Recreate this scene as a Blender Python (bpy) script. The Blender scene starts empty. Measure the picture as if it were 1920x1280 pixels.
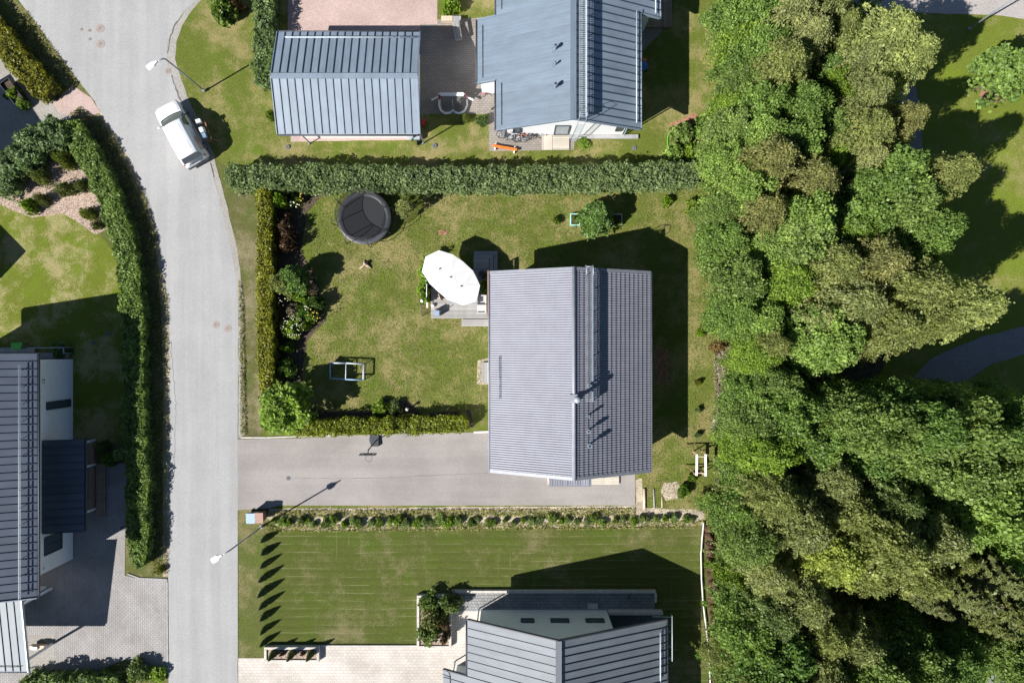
import bpy, math, random
import numpy as np
from mathutils import Vector, Matrix, noise
R = math.radians
random.seed(7)
rng = np.random.default_rng(7)

# ------------------------------------------------------------------ camera, light, exposure
SC = bpy.context.scene
CAM_H = 47.4                      # drone height above the ground, m
K = CAM_H / 1280.0                # metres on the ground per survey unit (1 unit = one pixel of the 1920 px photograph)
cam_d = bpy.data.cameras.new('camera'); cam = bpy.data.objects.new('camera', cam_d)
SC.collection.objects.link(cam); SC.camera = cam
cam_d.sensor_width = 36; cam_d.lens = 24; cam_d.clip_start = .5; cam_d.clip_end = 6000
cam.location = (0, 0, CAM_H)
SUN_EL, SUN_AZ = 41.0, 210.5       # height; direction towards the sun, degrees counter-clockwise from +x
w = bpy.data.worlds.new('World'); SC.world = w; w.use_nodes = True
nt = w.node_tree; bg = nt.nodes['Background']
sky = nt.nodes.new('ShaderNodeTexSky'); sky.sky_type = 'NISHITA'; sky.sun_disc = False
sky.sun_elevation = R(SUN_EL); sky.sun_rotation = R(90 - SUN_AZ)
sky.air_density = .9; sky.dust_density = .1; sky.ozone_density = 1.5
nt.links.new(sky.outputs[0], bg.inputs[0]); bg.inputs[1].default_value = .05
sun_d = bpy.data.lights.new('sun', 'SUN'); sun = bpy.data.objects.new('sun', sun_d); SC.collection.objects.link(sun)
sun_d.energy = 5.0; sun_d.angle = R(.5); sun_d.color = (1, .965, .91)
sd = Vector((math.cos(R(SUN_AZ)) * math.cos(R(SUN_EL)), math.sin(R(SUN_AZ)) * math.cos(R(SUN_EL)), math.sin(R(SUN_EL))))
sun.rotation_euler = sd.to_track_quat('Z', 'Y').to_euler(); sun.location = sd * 80
SC.view_settings.view_transform = 'Standard'; SC.view_settings.look = 'None'
SC.view_settings.exposure = .95; SC.view_settings.gamma = 1; SC.view_settings.use_curve_mapping = False

# ------------------------------------------------------------------ helpers
def W(px, py, z=0.0):
    """world point at height z that the photograph shows at px, py"""
    s = (CAM_H - z) / 1280.0
    return Vector(((px - 960) * s, (640 - py) * s, z))
def U(x, y, z=0.0):
    """world point from survey units (ground units, centre origin) and metres of height"""
    return Vector((x * K, y * K, z))
COL = SC.collection
OFF = {}
def reg(o, loc): OFF[o.name] = Vector(loc)
def tag(o, label=None, cat=None, group=None, kind=None):
    if label: o['label'] = label
    if cat: o['category'] = cat
    if group: o['group'] = group
    if kind: o['kind'] = kind
    return o
def thing(name, label, cat, loc=(0, 0, 0), rz=0, group=None):
    o = bpy.data.objects.new(name, None); COL.objects.link(o); o.location = loc; o.rotation_euler = (0, 0, rz)
    o.empty_display_size = .3; reg(o, loc)
    return tag(o, label, cat, group)
def ln(o, mesh, parent, loc=None, rot=None):
    return None
class MB:
    def __init__(s): s.v = []; s.f = []; s.sm = []
    def add(s, vs, fs, smooth=False):
        b = len(s.v); s.v += [tuple(v) for v in vs]; s.f += [tuple(i + b for i in f) for f in fs]; s.sm += [smooth] * len(fs); return s
    def box(s, x0, x1, y0, y1, z0, z1):
        return s.add([(x0,y0,z0),(x1,y0,z0),(x1,y1,z0),(x0,y1,z0),(x0,y0,z1),(x1,y0,z1),(x1,y1,z1),(x0,y1,z1)],
                     [(3,2,1,0),(4,5,6,7),(0,1,5,4),(1,2,6,5),(2,3,7,6),(3,0,4,7)])
    def bar(s, a, b, wd, ht, up=(0,0,1)):
        a = Vector(a); b = Vector(b); d = (b - a).normalized(); up = Vector(up)
        if abs(d.dot(up)) > .98: up = Vector((0, 1, 0))
        sx = d.cross(up).normalized() * wd / 2; sz = sx.cross(d).normalized() * ht / 2
        q = [(-1,-1),(1,-1),(1,1),(-1,1)]
        vs = [p + sx * i + sz * j for p in (a, b) for i, j in q]
        return s.add(vs, [(0,1,2,3),(7,6,5,4),(0,4,5,1),(1,5,6,2),(2,6,7,3),(3,7,4,0)])
    def prism(s, pts, z0, z1):
        n = len(pts)
        a = sum(pts[i][0]*pts[(i+1)%n][1]-pts[(i+1)%n][0]*pts[i][1] for i in range(n))
        if a < 0: pts = pts[::-1]
        zz = lambda z, i: z[i] if hasattr(z, '__len__') else z
        vs = [(p[0], p[1], zz(z0, i)) for i, p in enumerate(pts)] + [(p[0], p[1], zz(z1, i)) for i, p in enumerate(pts)]
        return s.add(vs, [tuple(range(n))[::-1], tuple(range(n, 2*n))] + [(i, (i+1) % n, n + (i+1) % n, n + i) for i in range(n)])
    def tube(s, pts, r, n=8, closed=False, r1=None, cap=True):
        pts = [Vector(p) for p in pts]; m = len(pts); vs = []; fs = []
        nx = None
        for i, p in enumerate(pts):
            if closed: d = pts[(i+1) % m] - pts[i-1]
            else: d = pts[min(i+1, m-1)] - pts[max(i-1, 0)]
            d.normalize()
            if nx is None:
                nx = d.cross(Vector((0,0,1)) if abs(d.z) < .9 else Vector((1,0,0))).normalized()
            nx = (nx - d * nx.dot(d)).normalized(); ny = d.cross(nx)
            t = i / max(1, m - 1); rr = r if r1 is None else r + (r1 - r) * t
            for k in range(n):
                a = 2 * math.pi * k / n; vs.append(p + nx * math.cos(a) * rr + ny * math.sin(a) * rr)
        for i in range(m if closed else m - 1):
            for k in range(n):
                j = (i + 1) % m; fs.append((i*n+k, i*n+(k+1)%n, j*n+(k+1)%n, j*n+k))
        s.add(vs, fs, n > 5)
        if cap and not closed:
            b = len(s.v) - len(vs); s.f += [tuple(b + k for k in range(n))[::-1], tuple(b + (m-1)*n + k for k in range(n))]; s.sm += [False, False]
        return s
    def cyl(s, x, y, z0, z1, r, n=16, r1=None): return s.tube([(x,y,z0),(x,y,z1)], r, n, r1=r1)
    def ball(s, c, r, n=10, m=7):
        rx, ry, rz = r if hasattr(r, '__len__') else (r, r, r)
        vs = []; fs = []
        for j in range(m + 1):
            t = math.pi * j / m
            for i in range(n):
                a = 2*math.pi*i/n; vs.append((c[0]+rx*math.sin(t)*math.cos(a), c[1]+ry*math.sin(t)*math.sin(a), c[2]+rz*math.cos(t)))
        for j in range(m):
            for i in range(n): fs.append((j*n+i, (j+1)*n+i, (j+1)*n+(i+1)%n, j*n+(i+1)%n))
        return s.add(vs, fs, True)
    def mesh(s, name, m, off=(0,0,0)):
        me = bpy.data.meshes.new(name); o = Vector(off)
        me.from_pydata([(v[0]-o[0], v[1]-o[1], v[2]-o[2]) for v in s.v], [], s.f)
        me.polygons.foreach_set('use_smooth', s.sm); me.materials.append(m); me.update(); return me
    def build(s, name, m, parent=None, local=False, **kw):
        """parent given: vertices are world coordinates unless local"""
        off = Vector((0,0,0))
        if parent is not None and not local: off = OFF[parent.name]
        o = bpy.data.objects.new(name, s.mesh(name, m, off)); COL.objects.link(o)
        if parent is not None: o.parent = parent; reg(o, OFF[parent.name] if not local else (0,0,0))
        else: reg(o, (0,0,0))
        return tag(o, **kw) if kw else o
def inst(name, me, parent, M):
    """one more object on a shared mesh; M is a world matrix when the parent is unrotated"""
    o = bpy.data.objects.new(name, me); COL.objects.link(o); o.parent = parent
    T = M.copy(); T.translation = M.translation - OFF[parent.name]; o.matrix_local = T
    reg(o, M.translation); return o
def copy_thing(src, loc, rz=None, label=None, scale=None):
    r = src.copy(); COL.objects.link(r); r.location = loc; reg(r, loc)
    if rz is not None: r.rotation_euler[2] = rz
    if scale: r.scale = scale
    if label: r['label'] = label
    for ch in list(src.children):
        c = ch.copy(); COL.objects.link(c); c.parent = r
        for g in list(ch.children):
            d = g.copy(); COL.objects.link(d); d.parent = c
    return r

# ------------------------------------------------------------------ materials
def nodes(name):
    m = bpy.data.materials.new(name); m.use_nodes = True; t = m.node_tree
    return m, t, t.nodes['Principled BSDF']
def N(t, kind, **kw):
    n = t.nodes.new('ShaderNode' + kind)
    for k, v in kw.items():
        if k.startswith('i_'): n.inputs[k[2:].replace('_', ' ')].default_value = v
        else: setattr(n, k, v)
    return n
def pos(t, scale=(1,1,1), rot=0):
    tc = N(t, 'TexCoord'); mp = N(t, 'Mapping'); mp.inputs['Scale'].default_value = scale; mp.inputs['Rotation'].default_value[2] = rot
    t.links.new(tc.outputs['Object'], mp.inputs[0]); return mp.outputs[0]
def noi(t, vec, scale, detail=3, rough=.55):
    n = N(t, 'TexNoise'); n.inputs['Scale'].default_value = scale; n.inputs['Detail'].default_value = detail; n.inputs['Roughness'].default_value = rough
    t.links.new(vec, n.inputs['Vector']); return n.outputs['Fac']
def ramp(t, fac, a, b, lo=0, hi=1):
    r = N(t, 'MapRange', interpolation_type='SMOOTHSTEP'); r.inputs['From Min'].default_value = a; r.inputs['From Max'].default_value = b
    r.inputs['To Min'].default_value = lo; r.inputs['To Max'].default_value = hi
    t.links.new(fac, r.inputs['Value']); return r.outputs[0]
def mix(t, fac, a, b, mode='MIX'):
    m = N(t, 'Mix', data_type='RGBA', blend_type=mode)
    if isinstance(fac, float): m.inputs[0].default_value = fac
    else: t.links.new(fac, m.inputs[0])
    for i, c in ((6, a), (7, b)):
        if isinstance(c, tuple): m.inputs[i].default_value = (*c, 1) if len(c) == 3 else c
        else: t.links.new(c, m.inputs[i])
    return m.outputs[2]
def mth(t, op, a, b=0.0, c=None):
    m = N(t, 'Math', operation=op)
    for i, x in enumerate([a, b] + ([c] if c is not None else [])):
        if isinstance(x, (int, float)): m.inputs[i].default_value = x
        else: t.links.new(x, m.inputs[i])
    return m.outputs[0]
def bump(t, bs, h, strength, dist):
    b = N(t, 'Bump'); b.inputs['Strength'].default_value = strength; b.inputs['Distance'].default_value = dist
    t.links.new(h, b.inputs['Height']); t.links.new(b.outputs[0], bs.inputs['Normal'])
def sc(c, k): return tuple(x * k for x in c)
def mat(name, col, rough=.6, var=.12, scale=3.0, metal=0.0, bmp=0.0, stretch=(1,1,1), fine=0.0):
    m, t, b = nodes(name)
    v = pos(t, stretch)
    if 'metal_roof' in name:
        oi = N(t, 'ObjectInfo'); va = N(t, 'VectorMath', operation='ADD'); cbv = N(t, 'CombineXYZ'); k_ = mth(t, 'MULTIPLY', oi.outputs['Random'], 60.0)
        t.links.new(k_, cbv.inputs[0]); t.links.new(k_, cbv.inputs[1]); t.links.new(v, va.inputs[0]); t.links.new(cbv.outputs[0], va.inputs[1]); v = va.outputs[0]
    c = mix(t, ramp(t, noi(t, v, scale, 4), .3, .7), sc(col, 1 - var), sc(col, 1 + var))
    if 'metal_roof' in name:
        mp = N(t, 'Mapping'); mp.inputs['Scale'].default_value = (7, .35, 1); t.links.new(v, mp.inputs[0])
        c = mix(t, 1.0, c, mix(t, ramp(t, noi(t, mp.outputs[0], 1.0, 4, .6), .35, .65), (.93,.93,.92), (1.05,1.05,1.05)), 'MULTIPLY')
    if fine:
        c = mix(t, ramp(t, noi(t, v, scale * 14, 2), .3, .7), sc((.5,.5,.5), 1 - fine), sc((.5,.5,.5), 1 + fine)) if False else mix(t, 1.0, c, mix(t, ramp(t, noi(t, v, scale*14, 2), .3, .7), (1-fine,)*3, (1+fine,)*3), 'MULTIPLY')
    if 'roof' in name or 'decking' in name or 'slate' in name:
        oi = N(t, 'ObjectInfo'); rv = ramp(t, oi.outputs['Random'], 0, 1, .93, 1.07) if 'roof' in name else ramp(t, oi.outputs['Random'], 0, 1, .82, 1.15)
        cb = N(t, 'CombineColor'); [t.links.new(rv, cb.inputs[i]) for i in range(3)]; c = mix(t, 1.0, c, cb.outputs[0], 'MULTIPLY')
    t.links.new(c, b.inputs['Base Color']); b.inputs['Roughness'].default_value = rough; b.inputs['Metallic'].default_value = metal
    if bmp: bump(t, b, noi(t, v, scale * 8, 3), bmp, .02)
    return m
def grass(name, green, lush, dry, dry_amt=.5, streak=None, patch=.28, lines=False, lushamt=.6):
    m, t, b = nodes(name); v = pos(t)
    n1 = noi(t, v, patch, 5, .62); n2 = noi(t, v, 1.3, 4, .6); n3 = noi(t, v, 9, 3, .6)
    vs = pos(t, streak or (1,1,1)); n4 = noi(t, vs, 26, 2, .7)
    d = mth(t, 'ADD', mth(t, 'MULTIPLY', n1, .75), mth(t, 'MULTIPLY', n2, .35))
    c = mix(t, ramp(t, noi(t, v, patch * 1.7, 3), .45, .72, 0, lushamt), green, lush)
    d = mth(t, 'ADD', d, mth(t, 'MULTIPLY', mth(t, 'SUBTRACT', n3, .5), .32))
    c = mix(t, ramp(t, d, .66 - .25 * dry_amt, .86 - .25 * dry_amt, 0, .85), c, dry)
    if lines:
        sx = N(t, 'SeparateXYZ'); t.links.new(v, sx.inputs[0])
        wob = mth(t, 'ADD', mth(t, 'MULTIPLY', noi(t, v, .06, 2), 1.1), mth(t, 'MULTIPLY', noi(t, v, .9, 2), .12))
        for axis, per, msk in ((1, .56, 0), (0, .86, 1)):
            p = mth(t, 'FRACT', mth(t, 'ADD', mth(t, 'DIVIDE', sx.outputs[axis], per), wob))
            st = mth(t, 'ABSOLUTE', mth(t, 'SUBTRACT', p, .5))
            ln_ = ramp(t, st, .015, .07, 1, 0)
            brk = ramp(t, noi(t, pos(t, (.35, 2, 1) if axis else (2, .35, 1)), 1.1, 4, .7), .44, .6)
            if msk: brk = mth(t, 'MULTIPLY', brk, ramp(t, noi(t, v, .22, 1), .56, .64, 0, .7))
            c = mix(t, mth(t, 'MULTIPLY', mth(t, 'MULTIPLY', ln_, brk), .22 if msk else .42), c, (.36, .34, .2))
            band = ramp(t, p, .1, .9, .95, 1.05) if not msk else None
            if band is not None: 
                cb = N(t, 'CombineColor'); [t.links.new(band, cb.inputs[i]) for i in range(3)]
                c = mix(t, 1.0, c, cb.outputs[0], 'MULTIPLY')
    g = mix(t, ramp(t, n4, .28, .72), (.62,.62,.62), (1.38,1.38,1.34)); c = mix(t, 1.0, c, g, 'MULTIPLY')
    g = mix(t, ramp(t, noi(t, v, 70, 1), .3, .7), (.8,.8,.8), (1.2,1.2,1.2)); c = mix(t, 1.0, c, g, 'MULTIPLY')
    t.links.new(c, b.inputs['Base Color']); b.inputs['Roughness'].default_value = .95; b.inputs['Specular IOR Level'].default_value = .1
    bump(t, b, mth(t, 'ADD', n4, noi(t, v, 60, 2)), .9, .05)
    return m
def pavers(name, col, sx=.26, sy=.13, rot=0, gap=(.25,.25,.25), var=.12):
    m, t, b = nodes(name); v = pos(t, (1,1,1), rot)
    br = N(t, 'TexBrick'); br.offset = .5; t.links.new(v, br.inputs['Vector'])
    br.inputs['Color1'].default_value = (*sc(col, 1-var), 1); br.inputs['Color2'].default_value = (*sc(col, 1+var), 1)
    br.inputs['Mortar'].default_value = (*[a*b_ for a, b_ in zip(col, gap)], 1)
    br.inputs['Scale'].default_value = 1; br.inputs['Brick Width'].default_value = sx; br.inputs['Row Height'].default_value = sy
    br.inputs['Mortar Size'].default_value = .014; br.inputs['Mortar Smooth'].default_value = .3
    g = mix(t, ramp(t, noi(t, v, .5, 5, .6), .3, .7), (.85,.84,.82), (1.12,1.12,1.13)); c = mix(t, 1.0, br.outputs['Color'], g, 'MULTIPLY')
    g = mix(t, ramp(t, noi(t, v, 22, 3), .3, .7), (.9,.9,.9), (1.1,1.1,1.1)); c = mix(t, 1.0, c, g, 'MULTIPLY')
    t.links.new(c, b.inputs['Base Color']); b.inputs['Roughness'].default_value = .9
    bump(t, b, mth(t, 'SUBTRACT', 1.0, br.outputs['Fac']), .5, .012); return m
def speck(name, col, col2, scale=18, var=.3, rough=.95, big=.35, bigvar=.1, track=None):
    m, t, b = nodes(name); v = pos(t)
    vo = N(t, 'TexVoronoi'); vo.inputs['Scale'].default_value = scale; t.links.new(v, vo.inputs['Vector'])
    hs = N(t, 'SeparateColor'); t.links.new(vo.outputs['Color'], hs.inputs[0])
    c = mix(t, hs.outputs[0], sc(col, 1-var), sc(col2, 1+var))
    g = mix(t, ramp(t, noi(t, v, big, 5, .6), .3, .7), (1-bigvar,)*3, (1+bigvar,)*3); c = mix(t, 1.0, c, g, 'MULTIPLY')
    if track: c = mix(t, 1.0, c, mix(t, ramp(t, noi(t, pos(t, track), 1.0, 4, .6), .35, .65), (.94,.94,.945), (1.05,1.05,1.045)), 'MULTIPLY')
    t.links.new(c, b.inputs['Base Color']); b.inputs['Roughness'].default_value = rough
    bump(t, b, vo.outputs['Distance'], .6, .02); return m
def leafmat(name, a, b2, dry=None, trans=.35):
    m, t, b = nodes(name)
    at = N(t, 'Attribute', attribute_name='tint'); oi = N(t, 'ObjectInfo')
    c = mix(t, at.outputs['Fac'], a, b2)
    v = pos(t); cl = ramp(t, noi(t, v, 1.1, 3), .3, .7)
    c = mix(t, 1.0, c, mix(t, cl, (.78,.8,.8), (1.2,1.2,1.15)), 'MULTIPLY')
    c = mix(t, 1.0, c, mix(t, 1.0, (1,1,1), oi.outputs['Color'], 'MULTIPLY'), 'MULTIPLY')
    d = N(t, 'BsdfPrincipled'); tr = N(t, 'BsdfTranslucent'); ms = N(t, 'MixShader'); ms.inputs[0].default_value = trans
    t.links.new(c, b.inputs['Base Color']); b.inputs['Roughness'].default_value = .5; b.inputs['Specular IOR Level'].default_value = .35
    ty = mix(t, 1.0, c, (1.15, 1.2, .55), 'MULTIPLY'); t.links.new(ty, tr.inputs[0])
    t.links.new(b.outputs[0], ms.inputs[1]); t.links.new(tr.outputs[0], ms.inputs[2])
    t.nodes.remove(d)
    t.links.new(ms.outputs[0], t.nodes['Material Output'].inputs['Surface']); return m
def netmat(name, col, open_):
    m, t, b = nodes(name); b.inputs['Base Color'].default_value = (*col, 1); b.inputs['Roughness'].default_value = .8
    tr = N(t, 'BsdfTransparent'); ms = N(t, 'MixShader'); ms.inputs[0].default_value = open_
    t.links.new(b.outputs[0], ms.inputs[1]); t.links.new(tr.outputs[0], ms.inputs[2])
    t.links.new(ms.outputs[0], t.nodes['Material Output'].inputs['Surface']); return m
def glassmat(name, col, rough=.05):
    m, t, b = nodes(name); b.inputs['Base Color'].default_value = (*col, 1); b.inputs['Roughness'].default_value = rough
    b.inputs['Specular IOR Level'].default_value = .8; return m

M = {}
M['lawn'] = grass('lawn_grass', (.118,.145,.026), (.105,.17,.016), (.3,.25,.115), .7)
M['lawn_striped'] = grass('striped_lawn_grass', (.094,.112,.026), (.085,.13,.018), (.22,.195,.1), .5, (.5,3,1), lines=True)
M['lawn_west'] = grass('west_lawn_grass', (.135,.165,.022), (.135,.205,.014), (.37,.32,.165), .66, patch=.4)
M['park'] = grass('park_grass', (.145,.18,.026), (.165,.235,.02), (.28,.25,.1), .5, patch=.2)
M['base'] = grass('rough_grass', (.105,.12,.035), (.1,.14,.022), (.25,.21,.11), .62)
M['verge'] = grass('verge_grass', (.12,.12,.045), (.1,.13,.03), (.27,.23,.14), .75, (3,.35,1))
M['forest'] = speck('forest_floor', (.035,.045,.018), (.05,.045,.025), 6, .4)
M['soil'] = speck('dark_garden_soil', (.045,.032,.022), (.07,.05,.035), 14, .35)
M['mulch'] = speck('pink_bark_mulch', (.2,.15,.115), (.33,.25,.2), 16, .35)
M['redmulch'] = speck('red_bark_mulch', (.2,.09,.055), (.26,.13,.08), 12, .3)
M['gravel_pink'] = speck('pink_gravel', (.33,.24,.215), (.42,.32,.29), 34, .13)
M['gravel'] = speck('grey_gravel', (.22,.21,.19), (.31,.29,.265), 34, .18)
M['gravel_dry'] = speck('dry_gravel_and_straw', (.25,.21,.155), (.4,.34,.26), 24, .2, bigvar=.25, big=.9)
M['asphalt'] = speck('light_asphalt', (.275,.274,.274), (.305,.304,.304), 26, .05, bigvar=.05, track=(1.3,.05,1))
M['drive'] = speck('driveway_asphalt', (.235,.216,.206), (.255,.234,.222), 26, .06, big=.25, bigvar=.12, track=(.06,.9,1))
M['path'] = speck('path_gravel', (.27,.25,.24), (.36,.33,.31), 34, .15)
M['path_shade_tint'] = speck('path_gravel_shade_tint', (.15,.148,.15), (.2,.197,.2), 34, .15)  # darker copy of the path gravel, tree shade put into its colour
M['pave_west'] = pavers('grey_block_paving', (.275,.262,.255), .25, .135, R(90), gap=(.55,.55,.55), var=.07)
M['pave_north'] = pavers('brown_grey_block_paving', (.23,.205,.18), .28, .15, gap=(.5,.5,.5), var=.08)
M['pave_south'] = pavers('pale_block_paving', (.46,.422,.385), .3, .2, var=.05, gap=(.78,.76,.74))
M['cobble'] = pavers('grey_cobble_paving', (.24,.24,.24), .2, .2)
M['roof_blue'] = mat('blue_grey_metal_roof', (.178,.22,.272), .42, .07, .8, fine=.03)
M['roof_blue2'] = mat('pale_blue_metal_roof', (.13,.165,.208), .42, .06, .8, fine=.03)
M['roof_grey'] = mat('grey_metal_roof', (.12,.135,.155), .62, .07, .8)
M['roof_violet'] = mat('violet_grey_metal_roof', (.06,.076,.108), .5, .08, .9)
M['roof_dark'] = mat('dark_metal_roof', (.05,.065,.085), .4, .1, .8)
M['roof_tile'] = mat('slate_tile_metal', (.21,.214,.252), .45, .06, 1.2, fine=.04)
M['roof_white'] = mat('pale_silver_metal_roof', (.2,.225,.245), .65, .05, .8)
M['seam'] = mat('dark_blue_seam_shade', (.035,.05,.085), .5)  # shadow lines along the seams, painted as a dark rib colour
M['trim2'] = mat('slate_grey_metal_trim', (.19,.2,.23), .5, .08)
M['underlay'] = mat('dark_roof_edge', (.04,.045,.06), .6)
M['trim'] = mat('blue_grey_metal_trim', (.16,.2,.25), .4, .08)
M['steel'] = mat('galvanised_steel', (.33,.37,.41), .4, .1, metal=.2)
M['rail'] = mat('pale_rail_metal', (.38,.44,.48), .45, .08)
M['darkmetal'] = mat('dark_metal', (.04,.045,.055), .45)
M['black'] = mat('black_plastic', (.022,.023,.026), .55)
M['tyre'] = mat('tyre_rubber', (.02,.02,.02), .85)
M['white'] = mat('white_paint', (.78,.78,.77), .5, .03)
M['wall_white'] = mat('white_painted_boards', (.74,.75,.77), .7, .03)
M['wall_south'] = mat('pale_green_grey_wall', (.5,.56,.55), .7, .04)
M['canvas'] = mat('white_canvas', (.68,.67,.655), .85, .02)
M['deck_grey'] = mat('weathered_grey_decking', (.30,.29,.28), .85, .13, 2, stretch=(1,6,1), fine=.08)
M['deck_pale'] = mat('pale_wood_decking', (.42,.38,.32), .85, .13, 2, stretch=(1,6,1), fine=.08)
M['deck_brown'] = mat('brown_wood_decking', (.26,.19,.14), .85, .13, 2, fine=.08)
M['wood'] = mat('brown_wood', (.22,.12,.07), .8, .2, 4)
M['palewood'] = mat('pale_sawn_wood', (.5,.4,.3), .8, .12, 4)
M['stonerim'] = mat('pale_concrete_edging', (.46,.43,.39), .85, .1, 3, fine=.08)
M['concrete'] = mat('grey_concrete', (.28,.28,.28), .9, .12, 3, fine=.1)
M['iron'] = mat('rusty_cast_iron_cover', (.265,.225,.205), .8, .12, 5)
M['irongrey'] = mat('grey_cast_cover', (.11,.12,.13), .7, .12, 5)
M['bark'] = mat('brown_bark', (.12,.09,.06), .95, .3, 6, bmp=.5)
M['birchbark'] = mat('white_birch_bark', (.55,.52,.47), .9, .25, 5)
M['glass'] = glassmat('window_glass', (.05,.07,.09))
M['windscreen'] = glassmat('windscreen_glass', (.035,.055,.045))
M['vanwhite'] = mat('white_van_paint', (.78,.79,.8), .25, .01)
M['cushion'] = mat('light_grey_cushion', (.42,.42,.42), .9)
M['orange'] = mat('orange_paint', (.75,.16,.02), .5, .05)
M['red'] = mat('red_paint', (.6,.03,.03), .45, .05)
M['blue'] = mat('bright_blue_plastic', (.03,.16,.55), .5, .05)
M['lightblue'] = mat('light_blue_plastic', (.2,.29,.4), .5, .05)
M['green'] = mat('bright_green_plastic', (.09,.42,.05), .5, .05)
M['mint'] = mat('mint_green_paint', (.3,.55,.48), .6, .06)
M['terracotta'] = mat('terracotta', (.3,.19,.155), .8, .1)
M['mat_fabric'] = mat('black_mat_fabric', (.011,.012,.015), .85, .08, 6)
M['pad'] = mat('dark_grey_padding', (.04,.043,.052), .5, .1)
M['net'] = netmat('black_net', (.03,.03,.035), .6)
M['net_grey'] = netmat('grey_net', (.14,.14,.13), .35)
M['net_fine'] = netmat('fine_net', (.1,.1,.1), .86)
M['flower_white'] = mat('white_petals', (.5,.5,.32), .8)
M['flower_yellow'] = mat('yellow_petals', (.5,.36,.04), .8)
M['stump'] = mat('dead_wood', (.36,.28,.2), .9, .2, 5, bmp=.4)
L = {}
L['broad'] = leafmat('broad_leaves', (.07,.122,.026), (.29,.385,.105), trans=.45)
L['birch'] = leafmat('birch_leaves', (.12,.155,.05), (.38,.4,.165), trans=.5)
L['spruce'] = leafmat('spruce_needles', (.07,.095,.03), (.17,.185,.06), trans=.25)
L['hedge'] = leafmat('hedge_leaves', (.105,.15,.05), (.22,.28,.11), trans=.4)
L['thuja'] = leafmat('golden_thuja_sprays', (.08,.09,.008), (.19,.2,.02), trans=.3)
L['bright'] = leafmat('bright_leaves', (.09,.15,.012), (.17,.25,.03))
L['brown'] = leafmat('brown_leaves', (.07,.045,.03), (.21,.13,.085), trans=.2)
L['grassy'] = leafmat('grass_blades', (.15,.17,.05), (.34,.3,.15), trans=.4)
L['dry'] = leafmat('pale_dry_stems', (.2,.17,.12), (.34,.3,.23), trans=.2)

# ------------------------------------------------------------------ ground sheets
def poly(pts, step=.35, amp=.0, seed=0):
    out = []; n = len(pts); tot = 0
    for i in range(n):
        a = Vector(pts[i]); b = Vector(pts[(i+1) % n]); L_ = (b - a).length
        if L_ > 60 or amp == 0: out.append(a); continue
        k = max(1, int(L_ / step)); d = (b - a).normalized(); nr = Vector((-d.y, d.x))
        for j in range(k):
            p = a + (b - a) * j / k
            q = noise.noise((p.x*.9, p.y*.9, seed)) * .6 + noise.noise((p.x*3.1, p.y*3.1, seed + 9)) * .4
            out.append(p + nr * q * amp)
    return out
def sheet(name, pxs, z, m, amp=0, kind='structure', label=None, **kw):
    pts = poly([((x - 960) * K, (640 - y) * K) for x, y in pxs], amp=amp, seed=len(OFF))
    me = bpy.data.meshes.new(name); me.from_pydata([(p[0], p[1], z) for p in pts], [], [tuple(range(len(pts)))])
    me.materials.append(m); me.update()
    if me.polygons[0].normal.z < 0: me.flip_normals()
    o = bpy.data.objects.new(name, me); COL.objects.link(o); reg(o, (0,0,0)); o['kind'] = kind
    if label: o['label'] = label
    return o
g = MB().add([(-3000,-3000,0),(3000,-3000,0),(3000,3000,0),(-3000,3000,0)], [(0,1,2,3)]).build('ground', M['base'], kind='structure')
roadL = [(-60,-150),(35,0),(70,46),(100,88),(150,155),(178,190),(207,240),(245,300),(272,365),(295,440),(310,530),(317,600),(318,700),(317,900),(316,1080),(316,1500)]
roadR = [(446,1500),(446,820),(447,600),(446,560),(440,500),(428,440),(413,380),(400,330),(392,295),(368,240),(340,187),(322,140),(313,110),(315,75),(328,45),(345,20),(375,-4),(420,-150)]
sheet('lawn', [(447,262),(1335,262),(1345,600),(1380,740),(1340,900),(1325,975),(447,975)], .004, M['lawn'], .1)
sheet('north_lawn', [(320,-150),(1370,-150),(1350,60),(1350,200),(1330,330),(447,330),(395,290),(330,180)], .006, M['lawn'], 0)
sheet('striped_lawn', [(447,985),(1322,985),(1335,1500),(447,1500)], .006, M['lawn_striped'], .08)
sheet('west_lawn', [(-400,330),(40,345),(180,430),(235,500),(255,830),(-400,830)], .006, M['lawn_west'], .1)
sheet('park_lawn', [(1600,-150),(2400,-150),(2400,1400),(1500,1400),(1500,800),(1600,700),(1640,300)], .005, M['park'], .2)
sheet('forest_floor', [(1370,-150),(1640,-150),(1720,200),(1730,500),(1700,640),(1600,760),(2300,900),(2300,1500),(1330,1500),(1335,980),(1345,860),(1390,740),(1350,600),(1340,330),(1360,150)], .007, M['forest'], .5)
sheet('verge', [(447,340),(492,340),(492,822),(449,822),(450,600),(446,540),(436,460),(425,400)], .010, M['verge'], .1)
sheet('west_verge', [(35,-10),(70,46),(100,88),(150,155),(178,190),(207,240),(245,300),(272,365),(295,440),(310,530),(317,600),(318,700),(317,1080),(255,1080),(250,800),(240,500),(180,330),(110,210),(0,60)], .010, M['base'], .06)
sheet('south_verge', [(447,955),(495,955),(495,1150),(497,1208),(497,1234),(449,1234)], .010, M['base'], .06)
sheet('gravel_edge', [(392,295),(368,240),(340,187),(322,140),(313,110),(315,75),(328,45),(345,20),(375,-4),(380,-2),(357,22),(341,50),(331,80),(329,110),(337,140),(353,187),(378,235),(401,290),(424,380),(446,470),(456,560),(460,812),(447,822),(447,600),(440,500),(413,380)], .014, M['gravel'], .1)
sheet('road_shoulder', [(178,190),(207,240),(245,300),(272,365),(295,440),(310,530),(317,600),(318,700),(317,1080),(305,1080),(306,700),(302,590),(296,500),(280,420),(262,370),(236,310),(205,255)], .012, M['gravel_dry'], .1)
sheet('road', roadL + roadR, .018, M['asphalt'], .04)
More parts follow.
